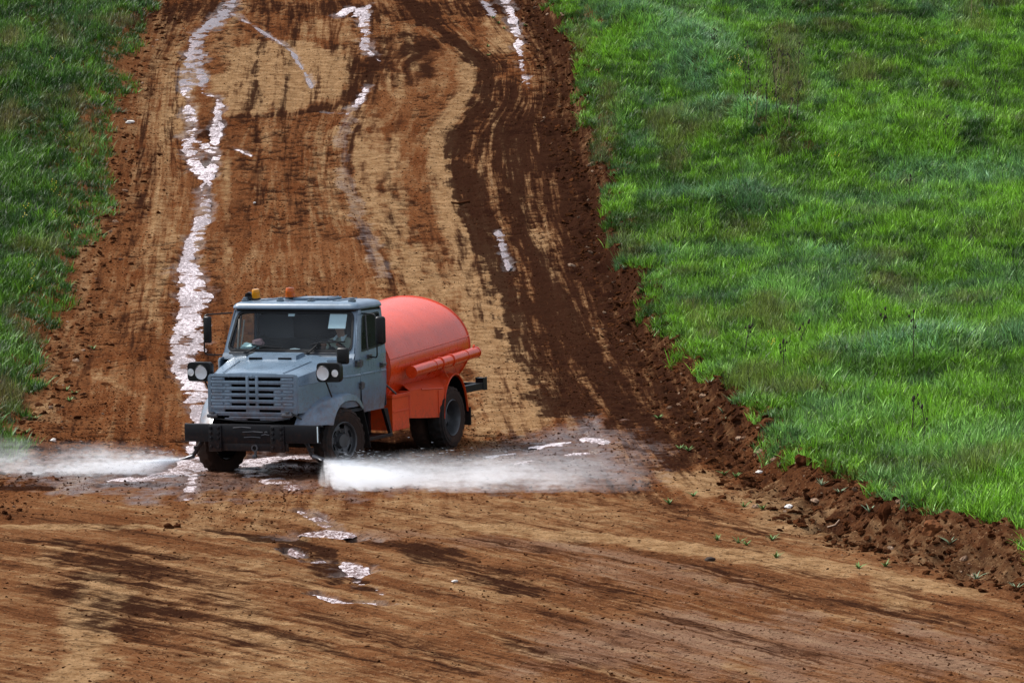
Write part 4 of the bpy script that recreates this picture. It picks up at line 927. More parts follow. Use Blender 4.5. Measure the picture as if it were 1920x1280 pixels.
# --- loose things inside the cab
def loose(name, bm, mat, label, cat):
    o = ob(name, bm, mat); o.data.transform(TR_M); return tag(o, label, cat)
b = B(); q = [wsp(.585, 2.392), wsp(.878, 2.392), wsp(.885, 2.165), wsp(.59, 2.165)]; b.faces.new([b.verts.new(p + Vector((-.016, 0, 0))) for p in q]); solid(b, .002); loose('paper_sheet', b, M_PAPER, 'pale blank sheet of paper stuck inside the windshield before the driver', 'paper')
b = B(); q = [wsp(-.13, 2.40), wsp(-.02, 2.40), wsp(-.02, 2.345), wsp(-.13, 2.345)]; b.faces.new([b.verts.new(p + Vector((-.016, 0, 0))) for p in q]); solid(b, .002); loose('windshield_sticker', b, M_PAPER, 'small white sticker at the top middle of the windshield', 'sticker')
def crumple(c, rx, ry, rz, seed, sub=3):
    b = B(); bmesh.ops.create_icosphere(b, subdivisions=sub, radius=1.0)
    r = random.Random(seed); ph = [r.uniform(0, 6) for _ in range(6)]
    for v in b.verts:
        p = v.co; k = 1 + .18 * math.sin(4 * p.x + ph[0]) * math.sin(5 * p.y + ph[1]) + .14 * math.sin(9 * p.z + ph[2]) * math.sin(8 * p.x + ph[3]); v.co = Vector((p.x * rx * k, p.y * ry * k, max(p.z, -.3) * rz * k)) + Vector(c)
    return b
loose('crumpled_cloth', crumple((-.50, -.74, 1.865), .08, .15, .07, 3), M_TEAL, 'crumpled pale teal cloth on the dashboard at the right end', 'cloth')
loose('cloth_bundle', crumple((-.58, -.62, 1.925), .07, .095, .075, 8), M_PINK, 'pinkish bundle lying on the dashboard behind the right wiper', 'cloth')
loose('crumpled_paper', crumple((-.47, .06, 1.845), .03, .09, .018, 5, 2), M_PAPER, 'scrap of white paper on the middle of the dashboard', 'paper')
b = B(); tube(b, [(-.46, -.93, 1.82), (-.60, -.95, 2.30)], .015, 6); tube(b, [(-.48, -.885, 1.82), (-.62, -.875, 2.29)], .012, 6); loose('curtain_rods', b, M_RAIL, 'two pale upright rods inside the right edge of the windshield', 'rod')
# --- driver
def person():
    me = bpy.data.meshes.new('person'); o = bpy.data.objects.new('person', me); COL.objects.link(o)
    J = {'pel': ((-1.18, .55, 1.50), .15), 'bel': ((-1.17, .55, 1.64), .15), 'che': ((-1.15, .55, 1.83), .165), 'nb': ((-1.12, .55, 1.97), .07), 'nt': ((-1.09, .55, 2.06), .058), 'jaw': ((-1.055, .55, 2.115), .075), 'hd': ((-1.065, .55, 2.20), .098), 'crn': ((-1.075, .55, 2.275), .075),
         'sl': ((-1.14, .74, 1.915), .075), 'el': ((-1.02, .86, 1.68), .052), 'wl': ((-.82, .72, 1.84), .036), 'hl': ((-.76, .68, 1.89), .04),
         'sr': ((-1.14, .36, 1.915), .075), 'er': ((-1.02, .24, 1.68), .052), 'wr': ((-.82, .38, 1.84), .036), 'hr': ((-.76, .42, 1.89), .04),
         'kl': ((-.78, .68, 1.48), .075), 'fl': ((-.72, .68, 1.08), .055), 'kr': ((-.78, .42, 1.48), .075), 'fr': ((-.72, .42, 1.08), .055)}
    E = [('pel', 'bel'), ('bel', 'che'), ('che', 'nb'), ('nb', 'nt'), ('nt', 'jaw'), ('jaw', 'hd'), ('hd', 'crn'), ('che', 'sl'), ('sl', 'el'), ('el', 'wl'), ('wl', 'hl'), ('che', 'sr'), ('sr', 'er'), ('er', 'wr'), ('wr', 'hr'), ('pel', 'kl'), ('kl', 'fl'), ('pel', 'kr'), ('kr', 'fr')]
    for s, hnd in ((1, 'hl'), (-1, 'hr')):          # four fingers and a thumb closed round the rim
        c = Vector(J[hnd][0])
        for k in range(4):
            J[f'{hnd}{k}a'] = (tuple(c + Vector((.03, (k - 1.5) * .021, .035))), .010); J[f'{hnd}{k}b'] = (tuple(c + Vector((.045, (k - 1.5) * .021, .005 - .003 * k))), .009)
            E += [(hnd, f'{hnd}{k}a'), (f'{hnd}{k}a', f'{hnd}{k}b')]
        J[hnd + 't'] = (tuple(c + Vector((.01, -s * .05, .02))), .011); E.append((hnd, hnd + 't'))
    nm = list(J); me.from_pydata([J[k][0] for k in nm], [(nm.index(a), nm.index(b)) for a, b in E], [])
    md = o.modifiers.new('Skin', 'SKIN'); md.use_smooth_shade = True
    for k, sv in zip(nm, me.skin_vertices[0].data): sv.radius = (J[k][1], J[k][1]); sv.use_root = (k == 'pel')
    o.modifiers.new('Sub', 'SUBSURF').levels = 1; o.modifiers['Sub'].render_levels = 2
    # skin above the collar and on the hands, shirt elsewhere: by real position on the body
    m = NT('driver_surface'); q = m.obj(); sp = m.n('ShaderNodeSeparateXYZ'); m.l(q, sp.inputs[0])
    hand = m.ramp(sp.outputs[0], -.845, -.84); up = m.ramp(sp.outputs[2], 1.99, 1.995)
    skin = m.math('MAXIMUM', up, m.math('MULTIPLY', hand, m.ramp(sp.outputs[2], 1.79, 1.80)))
    trou = m.ramp(sp.outputs[2], 1.56, 1.57, 1, 0)
    c = m.mix(trou, m.mix(m.noise(q, 9, 3), (.30, .34, .26), (.42, .45, .36)), (.03, .035, .05)); c = m.mix(skin, c, (.42, .22, .15))
    m.bsdf(c, .65); me.materials.append(m.m)
    o.matrix_world = TR_M
    tag(o, 'driver in a pale greenish shirt seated behind the steering wheel, hands on the rim', 'person')
    b = B(); bmesh.ops.create_uvsphere(b, u_segments=20, v_segments=14, radius=.108)
    for f in [f for f in b.faces if f.calc_center_median().z < .0 and f.calc_center_median().x > -.02 or f.calc_center_median().z < -.05]: b.faces.remove(f)
    for v in b.verts: v.co.x *= 1.05
    b.transform(Matrix.Translation((-1.08, .55, 2.21))); solid(b, .01); ob('hair', b, plain('dark_hair', (.02, .016, .013), .6), o)
    for s in (1, -1):
        b = B(); bmesh.ops.create_uvsphere(b, u_segments=10, v_segments=8, radius=.012); b.transform(Matrix.Translation((-.975, .55 + s * .034, 2.205))); ob('eye', b, M_DARK, o)
        b = B(); bmesh.ops.create_uvsphere(b, u_segments=10, v_segments=8, radius=.028); b.transform(Matrix.Translation((-1.075, .55 + s * .098, 2.19)) @ Matrix.Diagonal((.6, .35, 1, 1))); ob('ear', b, plain('skin', (.42, .22, .15), .6), o)
        b = B(); loft(b, [[(-1.10, .55 + s * .02, 2.02), (-1.02, .55 + s * .03, 2.00), (-.98, .55 + s * .07, 1.93)], [(-1.13, .55 + s * .09, 2.03), (-1.04, .55 + s * .10, 1.985), (-.985, .55 + s * .085, 1.92)]]); solid(b, .006); ob('collar', b, M_PAPER, o)
    b = B(); bmesh.ops.create_cone(b, cap_ends=True, segments=10, radius1=.018, radius2=.008, depth=.045); b.transform(Matrix.Translation((-.965, .55, 2.175)) @ Matrix.Rotation(.35, 4, 'Y')); ob('nose', b, plain('skin_nose', (.42, .22, .15), .6), o)
    b = B(); box(b, -.985, -.972, .525, .575, 2.128, 2.136, .003); ob('mouth', b, M_PINK, o)
person()

# ------------------------------------------------------------------ scattered growth and crumbs (geometry-node instances for what nobody could count)
def proto_coll(name, meshes):
    c = bpy.data.collections.new(name)
    for i, me in enumerate(meshes):
        o = bpy.data.objects.new(f'{name}_{i:02d}', me); c.objects.link(o)
    return c
def scatter(name, pos, rot, scl, idx, tint, coll, label, cat):
    n = len(pos); me = bpy.data.meshes.new(name); me.vertices.add(n); me.vertices.foreach_set('co', np.asarray(pos, np.float32).ravel())
    def av(nm, typ, key, a): me.attributes.new(nm, typ, 'POINT').data.foreach_set(key, np.ascontiguousarray(a).ravel())
    av('rot', 'FLOAT_VECTOR', 'vector', np.asarray(rot, np.float32)); av('scl', 'FLOAT_VECTOR', 'vector', np.asarray(scl, np.float32)); av('idx', 'INT', 'value', np.asarray(idx, np.int32)); av('tint', 'FLOAT_COLOR', 'color', np.asarray(tint, np.float32))
    o = bpy.data.objects.new(name, me); COL.objects.link(o)
    g = bpy.data.node_groups.new(name + '_nodes', 'GeometryNodeTree')
    g.interface.new_socket('Geometry', in_out='INPUT', socket_type='NodeSocketGeometry'); g.interface.new_socket('Geometry', in_out='OUTPUT', socket_type='NodeSocketGeometry')
    gi = g.nodes.new('NodeGroupInput'); go = g.nodes.new('NodeGroupOutput'); ip = g.nodes.new('GeometryNodeInstanceOnPoints'); ci = g.nodes.new('GeometryNodeCollectionInfo')
    ci.inputs['Collection'].default_value = coll; ci.inputs['Separate Children'].default_value = True; ci.inputs['Reset Children'].default_value = True
    def na(nm, dt):
        k = g.nodes.new('GeometryNodeInputNamedAttribute'); k.data_type = dt; k.inputs[0].default_value = nm; return k.outputs['Attribute']
    e2r = g.nodes.new('FunctionNodeEulerToRotation'); L = g.links.new
    L(na('rot', 'FLOAT_VECTOR'), e2r.inputs[0]); L(gi.outputs[0], ip.inputs['Points']); L(ci.outputs[0], ip.inputs['Instance']); ip.inputs['Pick Instance'].default_value = True
    L(na('idx', 'INT'), ip.inputs['Instance Index']); L(e2r.outputs[0], ip.inputs['Rotation']); L(na('scl', 'FLOAT_VECTOR'), ip.inputs['Scale']); L(ip.outputs[0], go.inputs[0])
    md = o.modifiers.new('scatter', 'NODES'); md.node_group = g
    tag(o, label, cat, kind='stuff'); return o
def blade(V, F, C, base, az, h, w, lean, curl, seg=3):
    d = np.array([math.cos(az), math.sin(az), 0]); s = np.array([-d[1], d[0], 0]); i0 = len(V)
    for k in range(seg + 1):
        t = k / seg; out = lean * t + curl * t * t; p = np.array(base) + d * out * h + np.array([0, 0, h * (t - .35 * curl * t * t)])
        ww = w * (1 - t) ** .7 * (.75 + .5 * min(t * 2, 1))
        if k < seg: V += [tuple(p - s * ww / 2), tuple(p + s * ww / 2)]
        else: V.append(tuple(p))
    for k in range(seg - 1): F.append((i0 + 2 * k, i0 + 2 * k + 1, i0 + 2 * k + 3, i0 + 2 * k + 2))
    F.append((i0 + 2 * seg - 2, i0 + 2 * seg - 1, i0 + 2 * seg))
# grass material: tint picked by where the clump grows
m = NT('grass_blades'); at = m.attr('tint', 'INSTANCER'); s3 = m.n('ShaderNodeSeparateColor'); m.l(at.outputs['Color'], s3.inputs[0])
gi_ = m.n('ShaderNodeObjectInfo')
g0 = m.mix(s3.outputs[0], (.020, .062, .006), (.15, .32, .022))      # dark to fresh green
g0 = m.mix(s3.outputs[1], g0, (.15, .30, .155))                       # sky sheen on bent grass, painted as a blue-green tint
g0 = m.mix(s3.outputs[2], g0, (.15, .115, .045))                        # dry stems
bl_ = m.attr('blade'); rnd = m.math('MULTIPLY', m.ramp(at.outputs['Alpha'], 0, 1, .5, 1.45), m.ramp(bl_.outputs['Fac'], 0, 1, .35, 1.65))
gc = m.n('ShaderNodeMix', data_type='RGBA', blend_type='MULTIPLY'); gc.inputs[0].default_value = 1; m.l(g0, gc.inputs[6]); m.l(rnd, gc.inputs[7])
pb = m.n('ShaderNodeBsdfPrincipled'); m.l(gc.outputs[2], pb.inputs['Base Color']); pb.inputs['Roughness'].default_value = .55; pb.inputs['Specular IOR Level'].default_value = .28
tl = m.n('ShaderNodeBsdfTranslucent'); m.l(gc.outputs[2], tl.inputs[0])
ms = m.n('ShaderNodeMixShader'); ms.inputs[0].default_value = .22; m.l(pb.outputs[0], ms.inputs[1]); m.l(tl.outputs[0], ms.inputs[2]); m.l(ms.outputs[0], m.out.inputs[0])
M_GRASS = m.m
def tuft(seed, nb, rad, hmin, hmax, w, lean, curl):
    r = random.Random(seed); V, F = [], []
    for k in range(nb):
        a = r.uniform(0, 6.283); q = rad * math.sqrt(r.random())
        az = a + r.uniform(-1.2, 1.2) if r.random() < .75 else math.pi * .75 + r.uniform(-.9, .9)
        blade(V, F, None, (q * math.cos(a), q * math.sin(a), -.02), az, r.uniform(hmin, hmax), w * r.uniform(.7, 1.3), r.uniform(.02, lean), r.uniform(0, curl))
    me = bpy.data.meshes.new('grass_tuft'); me.from_pydata(V, [], F); me.materials.append(M_GRASS)
    col = []; cur = 0.0
    for k, f in enumerate(F):
        if k % 3 == 0: cur = r.random()
        col += [cur, cur, cur, 1.0]
    me.attributes.new('blade', 'FLOAT_COLOR', 'FACE').data.foreach_set('color', col); me.polygons.foreach_set('use_smooth', [True] * len(F)); return me
T_ = [tuft(i, 18, .15, .12, .30, .022, .45, .6) for i in range(5)] + [tuft(20 + i, 18, .17, .12, .27, .024, .9, .9) for i in range(3)] + [tuft(40 + i, 12, .10, .26, .44, .011, .22, .35) for i in range(3)]
gcoll = proto_coll('grass_tuft', T_)
# candidate points over both verges
N = 430000
px_ = np.concatenate([rng.uniform(-26, 0, N // 3), rng.uniform(-6, 26, N)]); py_ = np.concatenate([56 + 92 * rng.random(N // 3), 52 + 94 * rng.random(N)])
gxg, gxf, gxl, gtr, ggr, ggl = ground_parts(px_, py_)
ed = (fbm(px_ * 1.3, py_ * .9, 101, 3) - .5) * 1.1
half = py_ * .1215 + 2.6
okR = (px_ > gxg + ed * .8 - .05) & (px_ < half); okL = (px_ < gxl + ed * .8 + .1) & (px_ > -half)
nearedge = np.where(okR, px_ - gxg, gxl - px_)
keep = (okR | okL) & ((nearedge > .5) | (rng.random(len(px_)) < .75))
dens_far = np.clip(75 / py_, .55, 1.0); keep &= rng.random(len(px_)) < np.where(okL, .95, 1.0) * dens_far
X_, Y_ = px_[keep], py_[keep]; right = okR[keep]; ne = nearedge[keep]
Z_ = zat(X_, Y_)
n = len(X_); print('grass tufts', n)
big = fbm(X_ * .35, Y_ * .16, 111, 4, .55); midn = fbm(X_ * 1.2, Y_ * .55, 121, 3, .55); hi = fbm(X_ * 3.5, Y_ * 2.0, 131, 2)
fresh = np.clip(.50 + (big - .5) * 1.5 + (midn - .5) * 2.0 + (hi - .5) * 2.6, 0, 1)
fresh = np.where(right, np.clip(fresh + .22 * (Y_ < 82) + .10, 0, 1), fresh * .46)
blue = np.clip((fbm(X_ * .9 + 9, Y_ * .35, 141, 4, .65) - .58) * 5, 0, .25) * np.where(right, 1, .35)
brown = np.clip((fbm(X_ * .8, Y_ * .35, 151, 4, .6) - .60) * 5, 0, .8) * np.where(right, .6, .9)
def fmask(px, w):
    P = np.array([unproj(u, v, .45) for u, v in px]); out = np.zeros(n)
    for a, b in zip(P[:-1], P[1:]):
        ab = b - a; t = np.clip(((X_ - a[0]) * ab[0] + (Y_ - a[1]) * ab[1]) / (ab @ ab), 0, 1)
        out = np.maximum(out, 1 - sstep(.3 * w, w, np.hypot(X_ - a[0] - t * ab[0], (Y_ - a[1] - t * ab[1]) * .45)))
    return out
for px, w in (([(1190, 45), (1260, 60), (1330, 100)], .9), ([(1245, 100), (1300, 125)], .7), ([(1355, 222), (1440, 255)], .6), ([(1280, 225), (1330, 240)], .5), ([(1380, 8), (1560, 10), (1660, 28), (1760, 50)], .8), ([(1610, 690), (1760, 690), (1920, 680)], .5), ([(1700, 350), (1900, 355)], .6), ([(1270, 145), (1320, 165)], .6), ([(1540, 500), (1640, 530)], .5), ([(1250, 380), (1420, 400)], .5)):
    blue = np.maximum(blue, fmask(px, w * 1.7) * rng.uniform(.1, 1.0, n) * np.clip(.3 + midn, 0, 1))  # bluish sky sheen along the ridges, put into the grass tint
dk = np.zeros(n)
for px, w in (([(1440, 280), (1530, 310), (1610, 325)], .6), ([(1280, 250), (1330, 262)], .5), ([(1500, 455), (1560, 480)], .5), ([(1640, 545), (1720, 570)], .5), ([(1330, 280), (1420, 300)], .5), ([(1700, 880), (1740, 885)], .35), ([(1840, 510), (1920, 520)], .5), ([(1650, 740), (1900, 720)], .4), ([(1820, 300), (1920, 310)], .7), ([(1500, 40), (1720, 60)], .8),
              ([(70, 210), (50, 250)], .7), ([(160, 190), (155, 215)], .4), ([(50, 540), (60, 610)], .5), ([(100, 230), (110, 280)], .5), ([(190, 70), (220, 110)], .6)): dk = np.maximum(dk, fmask(px, w))
for px, w in (([(1470, 80), (1480, 200)], .8), ([(1090, 60), (1085, 110)], .4), ([(1140, 170), (1130, 300)], .4), ([(1700, 20), (1900, 40)], .9), ([(1280, 300), (1265, 330)], .3), ([(1360, 240), (1420, 200)], .3), ([(1290, 580), (1330, 640)], .3), ([(20, 570), (60, 600)], .4), ([(165, 190), (150, 260)], .4), ([(100, 40), (120, 80)], .5)): brown = np.maximum(brown, fmask(px, w) * rng.uniform(.1, .75, n))
fresh = np.clip(fresh - dk * .3, 0, 1); blue = blue * (1 - dk)
near = ne < .8
kind = np.where(blue > .3, 5 + rng.integers(0, 3, n), rng.integers(0, 5, n)); kind = np.where((rng.random(n) < .16) | ((brown > .4) & (rng.random(n) < .5)), 8 + rng.integers(0, 3, n), kind)
sc_ = rng.uniform(.5, 1.05, n) * (1 - .25 * dk) * np.where(right, 1, 1.12) * np.where(near, .85, 1) * (1 + .5 * np.clip(midn - .5, -.3, .4))
rot = np.stack([rng.normal(0, .16, n) - .10, rng.normal(0, .16, n) - .25 * blue, rng.uniform(0, 6.283, n)], 1)
scatter('grass', np.stack([X_, Y_, Z_ - .01], 1), rot, np.stack([sc_ * 1.15, sc_ * 1.15, sc_], 1), kind, np.stack([fresh, blue, np.clip(brown, 0, 1), rng.random(n)], 1), gcoll, 'dense green grass covering the slopes on both sides of the road', 'grass')
# small yellow blossoms among the grass
V, F = [], []
for k in range(4):
    r = random.Random(k); a = r.uniform(0, 6.28); q = .07 * r.random(); c = (q * math.cos(a), q * math.sin(a), .22 + .1 * r.random()); i0 = len(V); w = .011
    V += [(c[0] - w, c[1], c[2]), (c[0], c[1] - w, c[2] + .004), (c[0] + w, c[1], c[2]), (c[0], c[1] + w, c[2] + .004), (c[0], c[1], c[2] + .02)]; F += [(i0, i0 + 1, i0 + 4), (i0 + 1, i0 + 2, i0 + 4), (i0 + 2, i0 + 3, i0 + 4), (i0 + 3, i0, i0 + 4)]
me = bpy.data.meshes.new('blossom'); me.from_pydata(V, [], F); me.materials.append(plain('yellow_petals', (.62, .48, .03), .6, var=.2))
spots = [(1380, 125), (1370, 135), (1395, 120), (1360, 118), (1490, 175), (1440, 170), (1850, 20), (1735, 80), (1560, 300), (108, 112), (95, 345), (108, 365), (75, 490), (60, 540), (125, 250), (140, 420), (1300, 690), (1450, 650), (1790, 60), (40, 400), (120, 400), (1420, 190)]
P_ = [];
for u, v in spots:
    for k in range(2): q = at_px(u + rng.normal(0, 9), v + rng.normal(0, 7), .3); P_.append((q.x, q.y, q.z + .05))
n2 = len(P_)
scatter('yellow_flowers', P_, np.stack([np.zeros(n2), np.zeros(n2), rng.uniform(0, 6, n2)], 1), np.repeat(rng.uniform(.7, 1.3, n2)[:, None], 3, 1), np.zeros(n2), np.ones((n2, 4)), proto_coll('blossom', [me]), 'scattered small yellow blossoms among the green grass', 'flowers')
# crumbs and clods of earth
def clod_mesh(seed, mat, sub=2, squash=.7):
    b = bmesh.new(); bmesh.ops.create_icosphere(b, subdivisions=sub, radius=1.0); r = random.Random(seed); ph = [r.uniform(0, 6.28) for _ in range(9)]
    for v in b.verts:
        p = v.co.copy(); k = 1 + (.10 * math.sin(11 * p.x + ph[6]) * math.sin(13 * p.y + ph[7]) * math.sin(12 * p.z + ph[8]) if sub > 2 else 0) + .26 * math.sin(2.3 * p.x + ph[0]) * math.sin(2.9 * p.y + ph[1]) + .16 * math.sin(4.7 * p.z + ph[2] + 2 * p.x) + .13 * math.sin(6.1 * p.y + ph[3]) * math.sin(5.3 * p.x + ph[4])
        v.co = Vector((p.x * k * (1 + .3 * math.sin(ph[5])), p.y * k, p.z * k * squash))
    for f in b.faces: f.smooth = False
    me = bpy.data.meshes.new('clod'); b.to_mesh(me); b.free(); me.materials.append(mat); return me
m = NT('loose_earth'); at = m.attr('tint', 'INSTANCER'); nn = m.noise(m.obj(), 2.0, 3)
c = m.mix(at.outputs['Alpha'], (.030, .0115, .006), (.115, .042, .016)); cm_ = m.mix(m.ramp(nn, .3, .7), c, (.05, .018, .008)); cm_ = m.mix(m.ramp(at.outputs['Alpha'], .93, .99), cm_, (.33, .22, .15))
df_ = m.n('ShaderNodeBsdfDiffuse'); m.l(cm_, df_.inputs[0]); m.l(m.bump(nn, .6, .2), df_.inputs['Normal']); m.l(df_.outputs[0], m.out.inputs[0]); M_CLOD = m.m
ccoll = proto_coll('clod', [clod_mesh(i, M_CLOD, 1, .75) for i in range(3)] + [clod_mesh(10 + i, M_CLOD, 2, .8) for i in range(3)])
def clods(name, N, pick, smin, smax, pw, lo, hi, label, shade):
    x = rng.uniform(-14, 9.5, N); y = 45 * (136 / 45) ** rng.random(N); k = pick(x, y); x, y = x[k], y[k]; n = len(x); s = smin + (smax - smin) * rng.random(n) ** pw
    scatter(name, np.stack([x, y, zat(x, y) + s * .25], 1), rng.uniform(0, 6.28, (n, 3)) * [.12, .12, 1], np.stack([s * rng.uniform(.8, 2.0, n), s * rng.uniform(.8, 1.4, n), s * rng.uniform(.45, 1.0, n)], 1), rng.integers(lo, hi, n), np.stack([np.zeros(n), np.zeros(n), np.zeros(n), np.clip(rng.random(n) * shade, 0, 1)], 1), ccoll, label, 'loose earth')
def near_grid(F, x, y):
    i = np.clip(((x - XS[0]) / (XS[1] - XS[0])).astype(int), 0, len(XS) - 1); j = np.clip((np.log(y / 44) / math.log(137 / 44) * (_n - 1)).astype(int), 0, _n - 1); return F[j, i]
def pick_road(x, y):
    d = near_grid(dry, x, y); k = near_grid(onroad, x, y); w = near_grid(carve, x, y); cl = fbm(x * .7, y * .2, 161, 3); f = near_grid(fg, x, y); dd = near_grid(dark, x, y)
    ok = (np.abs(x) < y * .1215 + 1)
    return ok & (rng.random(len(x)) < k * (.30 + 1.3 * np.clip(cl - .42, 0, .4) * 2 + .25 * dd) * (1 - .6 * np.clip(d, 0, 1)) * (1 - .8 * w) * (1 - .82 * f))
clods('crumbs', 420000, pick_road, .004, .020, 4.5, 0, 3, 'small dark crumbs of earth strewn over the whole road', .75)
def pick_bank(x, y):
    b = near_grid(bank, x, y); return (rng.random(len(x)) < b * .9) & (x > -14) & (np.abs(x) < y * .1215 + 1.5)
clods('loose_clods', 260000, pick_bank, .008, .055, 4.5, 3, 6, 'loose brown clods along the broken edge between road and grass', 1.0)
# single clods, stones and sticks one can point at
def lump(name, u, v, s, mat, label, cat, seed, squash=.7, dz=0.0, group=None, rz=0):
    p = at_px(u, v, dz); me = clod_mesh(seed, mat, 3, squash); me.polygons.foreach_set('use_smooth', [True] * len(me.polygons)) if name == 'stone' else None
    o = bpy.data.objects.new(name, me); COL.objects.link(o); o.location = p + Vector((0, 0, s[2] * .35)); o.scale = s; o.rotation_euler = (0, 0, rz); return tag(o, label, cat, group)
M_STONE = plain('pale_stone', (.62, .58, .54), .8, var=.2, bump=.4, scale=6); M_STONE2 = plain('dun_stone', (.30, .20, .14), .85, var=.3, bump=.4, scale=6); M_STONE3 = plain('dark_stone', (.045, .032, .026), .9, scale=6, Specular_IOR_Level=.1)
M_CL1 = plain('orange_clod', (.13, .050, .020), .95, var=.4, bump=.8, scale=3, Specular_IOR_Level=.05); M_CL2 = plain('dark_clod', (.05, .018, .008), .95, var=.4, bump=.8, scale=3, Specular_IOR_Level=.0)
for i, (u, v, s, mt, lb) in enumerate([(243, 231, .10, M_STONE, 'white stone on the road near the upper left grass'), (163, 409, .09, M_STONE, 'pale stone at the edge of the left grass halfway up'), (100, 827, .06, M_STONE, 'small white stone at the lower left edge of the road'), (1480, 952, .075, M_STONE, 'bright white stone at the foot of the right earth bank'), (1424, 886, .05, M_STONE, 'small pale stone on the right bank just above the white one'), (852, 1090, .035, M_STONE, 'tiny white pebble in the middle foreground'), (1330, 1051, .075, M_STONE3, 'dark flat stone on the foreground road towards the right'), (477, 381, .045, M_STONE, 'small white pebble on the road right of the pale rill')]):
    s *= .72; lump('stone', u, v, (s * 1.2, s, s * .8), mt, lb, 'stone', 200 + i, .75, 0, 'stones lying on the earth road')
for i, (u, v, s, dz, mt, lb) in enumerate([(1752, 1000, (.17, .14, .15), .0, M_CL1, 'large orange-brown block of earth on the bank below the grass'), (1612, 962, (.14, .11, .10), .0, M_CL2, 'dark broken clod in the middle of the right bank'), (1660, 975, (.09, .08, .19), .0, M_CL2, 'upright narrow clod beside the larger dark clod'), (317, 990, (.055, .05, .05), 0, M_CL2, 'dark clod on the foreground road, the left of two'), (333, 988, (.045, .04, .04), 0, M_CL2, 'dark clod on the foreground road, the right of two'), (1505, 870, (.12, .1, .12), .0, M_CL2, 'dark lump hanging under the grass edge on the right')]):
    lump('earth_clod', u, v, s, mt, lb, 'clod', 230 + i, .85, dz, 'clods broken from the bank', rz=i)
def stick(px, r, dz, mat, label, name='stick', cat='stick', lift=.02):
    pts = [at_px(u, v, dz) + Vector((0, 0, lift)) for u, v in px]; b = B(); tube(b, pts, [r * (1 - .5 * i / len(pts)) for i in range(len(pts))], 6); return tag(ob(name, b, mat), label, cat)
M_ROOT = plain('dry_root', (.36, .25, .17), .85)
stick([(1552, 976), (1566, 972), (1574, 962)], .012, .12, M_ROOT, 'bent pale root lying on the right bank'); stick([(880, 380), (858, 384), (846, 382)], .03, 0, M_CL2, 'dark stick lying across the right half of the hill road', lift=.03)
ORD = ['first', 'second', 'third', 'fourth', 'fifth', 'sixth', 'seventh', 'eighth', 'ninth', 'tenth', 'eleventh', 'twelfth', 'thirteenth', 'fourteenth', 'fifteenth', 'sixteenth', 'seventeenth', 'eighteenth', 'nineteenth', 'twentieth']
def ranked(pts, key, fmt, first, last):
    order = sorted(range(len(pts)), key=lambda i: pts[i][key]); out = [None] * len(pts)
    for r, i in enumerate(order): out[i] = (first if r == 0 else last if r == len(pts) - 1 else fmt % ORD[r])
    return out
# tall dead stalks standing in the field
M_STALK = plain('dead_stalk', (.035, .022, .016), .9); M_STALK2 = plain('straw_stalk', (.24, .19, .10), .9); M_HEAD = plain('seed_head', (.03, .018, .014), .95, scale=30)
def stalk(u, v, h, lean, seed, straw, label, grp='dead stalks standing in the right field'):
    r = random.Random(seed); p = at_px(u, v, .15); root = empty('dead_stalk', p); b = B(); top = Vector((lean * h, r.uniform(-.05, .05), h)); mid = Vector((lean * h * .3 + r.uniform(-.02, .02), 0, h * .5))
    mt = M_STALK2 if straw else M_STALK
    tube(b, [(0, 0, -.05), mid, top], [.010, .008, .005], 5); ob('stem', b, mt, root)
    for k in range(r.randint(3, 6)):
        t = r.uniform(.5, .95); q = mid.lerp(top, (t - .5) * 2); a = r.uniform(0, 6.28); l = h * r.uniform(.10, .22); e = q + Vector((math.cos(a) * l * .6, math.sin(a) * l * .6, l)); b = B(); tube(b, [q, e], [.005, .003], 4); br = ob('branch', b, mt, root)
        b = B(); bmesh.ops.create_icosphere(b, subdivisions=1, radius=1); b.transform(Matrix.Translation(e) @ Matrix.Diagonal((.018, .018, .03, 1))); ob('seed_head', b, M_HEAD, br)
    b = B(); bmesh.ops.create_icosphere(b, subdivisions=1, radius=1); b.transform(Matrix.Translation(top) @ Matrix.Diagonal((.022, .022, .04, 1))); ob('seed_head', b, M_HEAD, root)
    return tag(root, label, 'dead plant', grp)
cp = [(1400 + rng.uniform(-20, 120), rng.uniform(120, 235)) for i in range(16)]
for i, lb in enumerate(ranked(cp, 0, '%s dead stalk from the left in the brown clump high in the right field', 'leftmost dead stalk of the brown clump high in the right field', 'rightmost dead stalk of the brown clump high in the right field')): stalk(cp[i][0], cp[i][1], rng.uniform(.7, 1.25), rng.uniform(-.12, .12), 300 + i, i % 3 == 0, lb, 'dead stalks of the brown clump')
for i, (u, v, h, ln, st, lb) in enumerate([(1864, 222, 1.05, .03, 0, 'tall lone dead stalk near the right edge of the upper field'), (1713, 672, .95, .0, 0, 'tall dark dead stalk standing alone in the middle of the right field'), (1400, 220, .75, .02, 0, 'dark forked dead stalk left of the brown clump'), (1340, 95, .7, -.03, 0, 'dark dead stalk near the top beside the blue-green grass'), (1821, 30, 1.2, .02, 1, 'pale straw stalk at the very top of the right field'), (1468, 690, .6, .0, 0, 'short dark dead stalk in the lower middle of the field'), (1497, 640, .5, .35, 0, 'leaning dark dead stalk beside a white blossom'), (1395, 660, .6, .15, 0, 'slanting dead stalk nearest the bank in the lower field'), (1658, 620, .55, .02, 0, 'short dead stalk left of the tall dark one'), (1770, 255, .6, .1, 0, 'thin bent dead stalk left of the lone tall one'), (1705, 385, .8, .02, 0, 'dim dead stalk halfway down the right field'), (1710, 800, .6, .05, 0, 'dead stalk in the lowest part of the right field, left of the forked one'), (1735, 810, .55, -.1, 0, 'forked dead stalk in the lowest part of the right field')]): stalk(u, v, h, ln, 330 + i, st, lb)
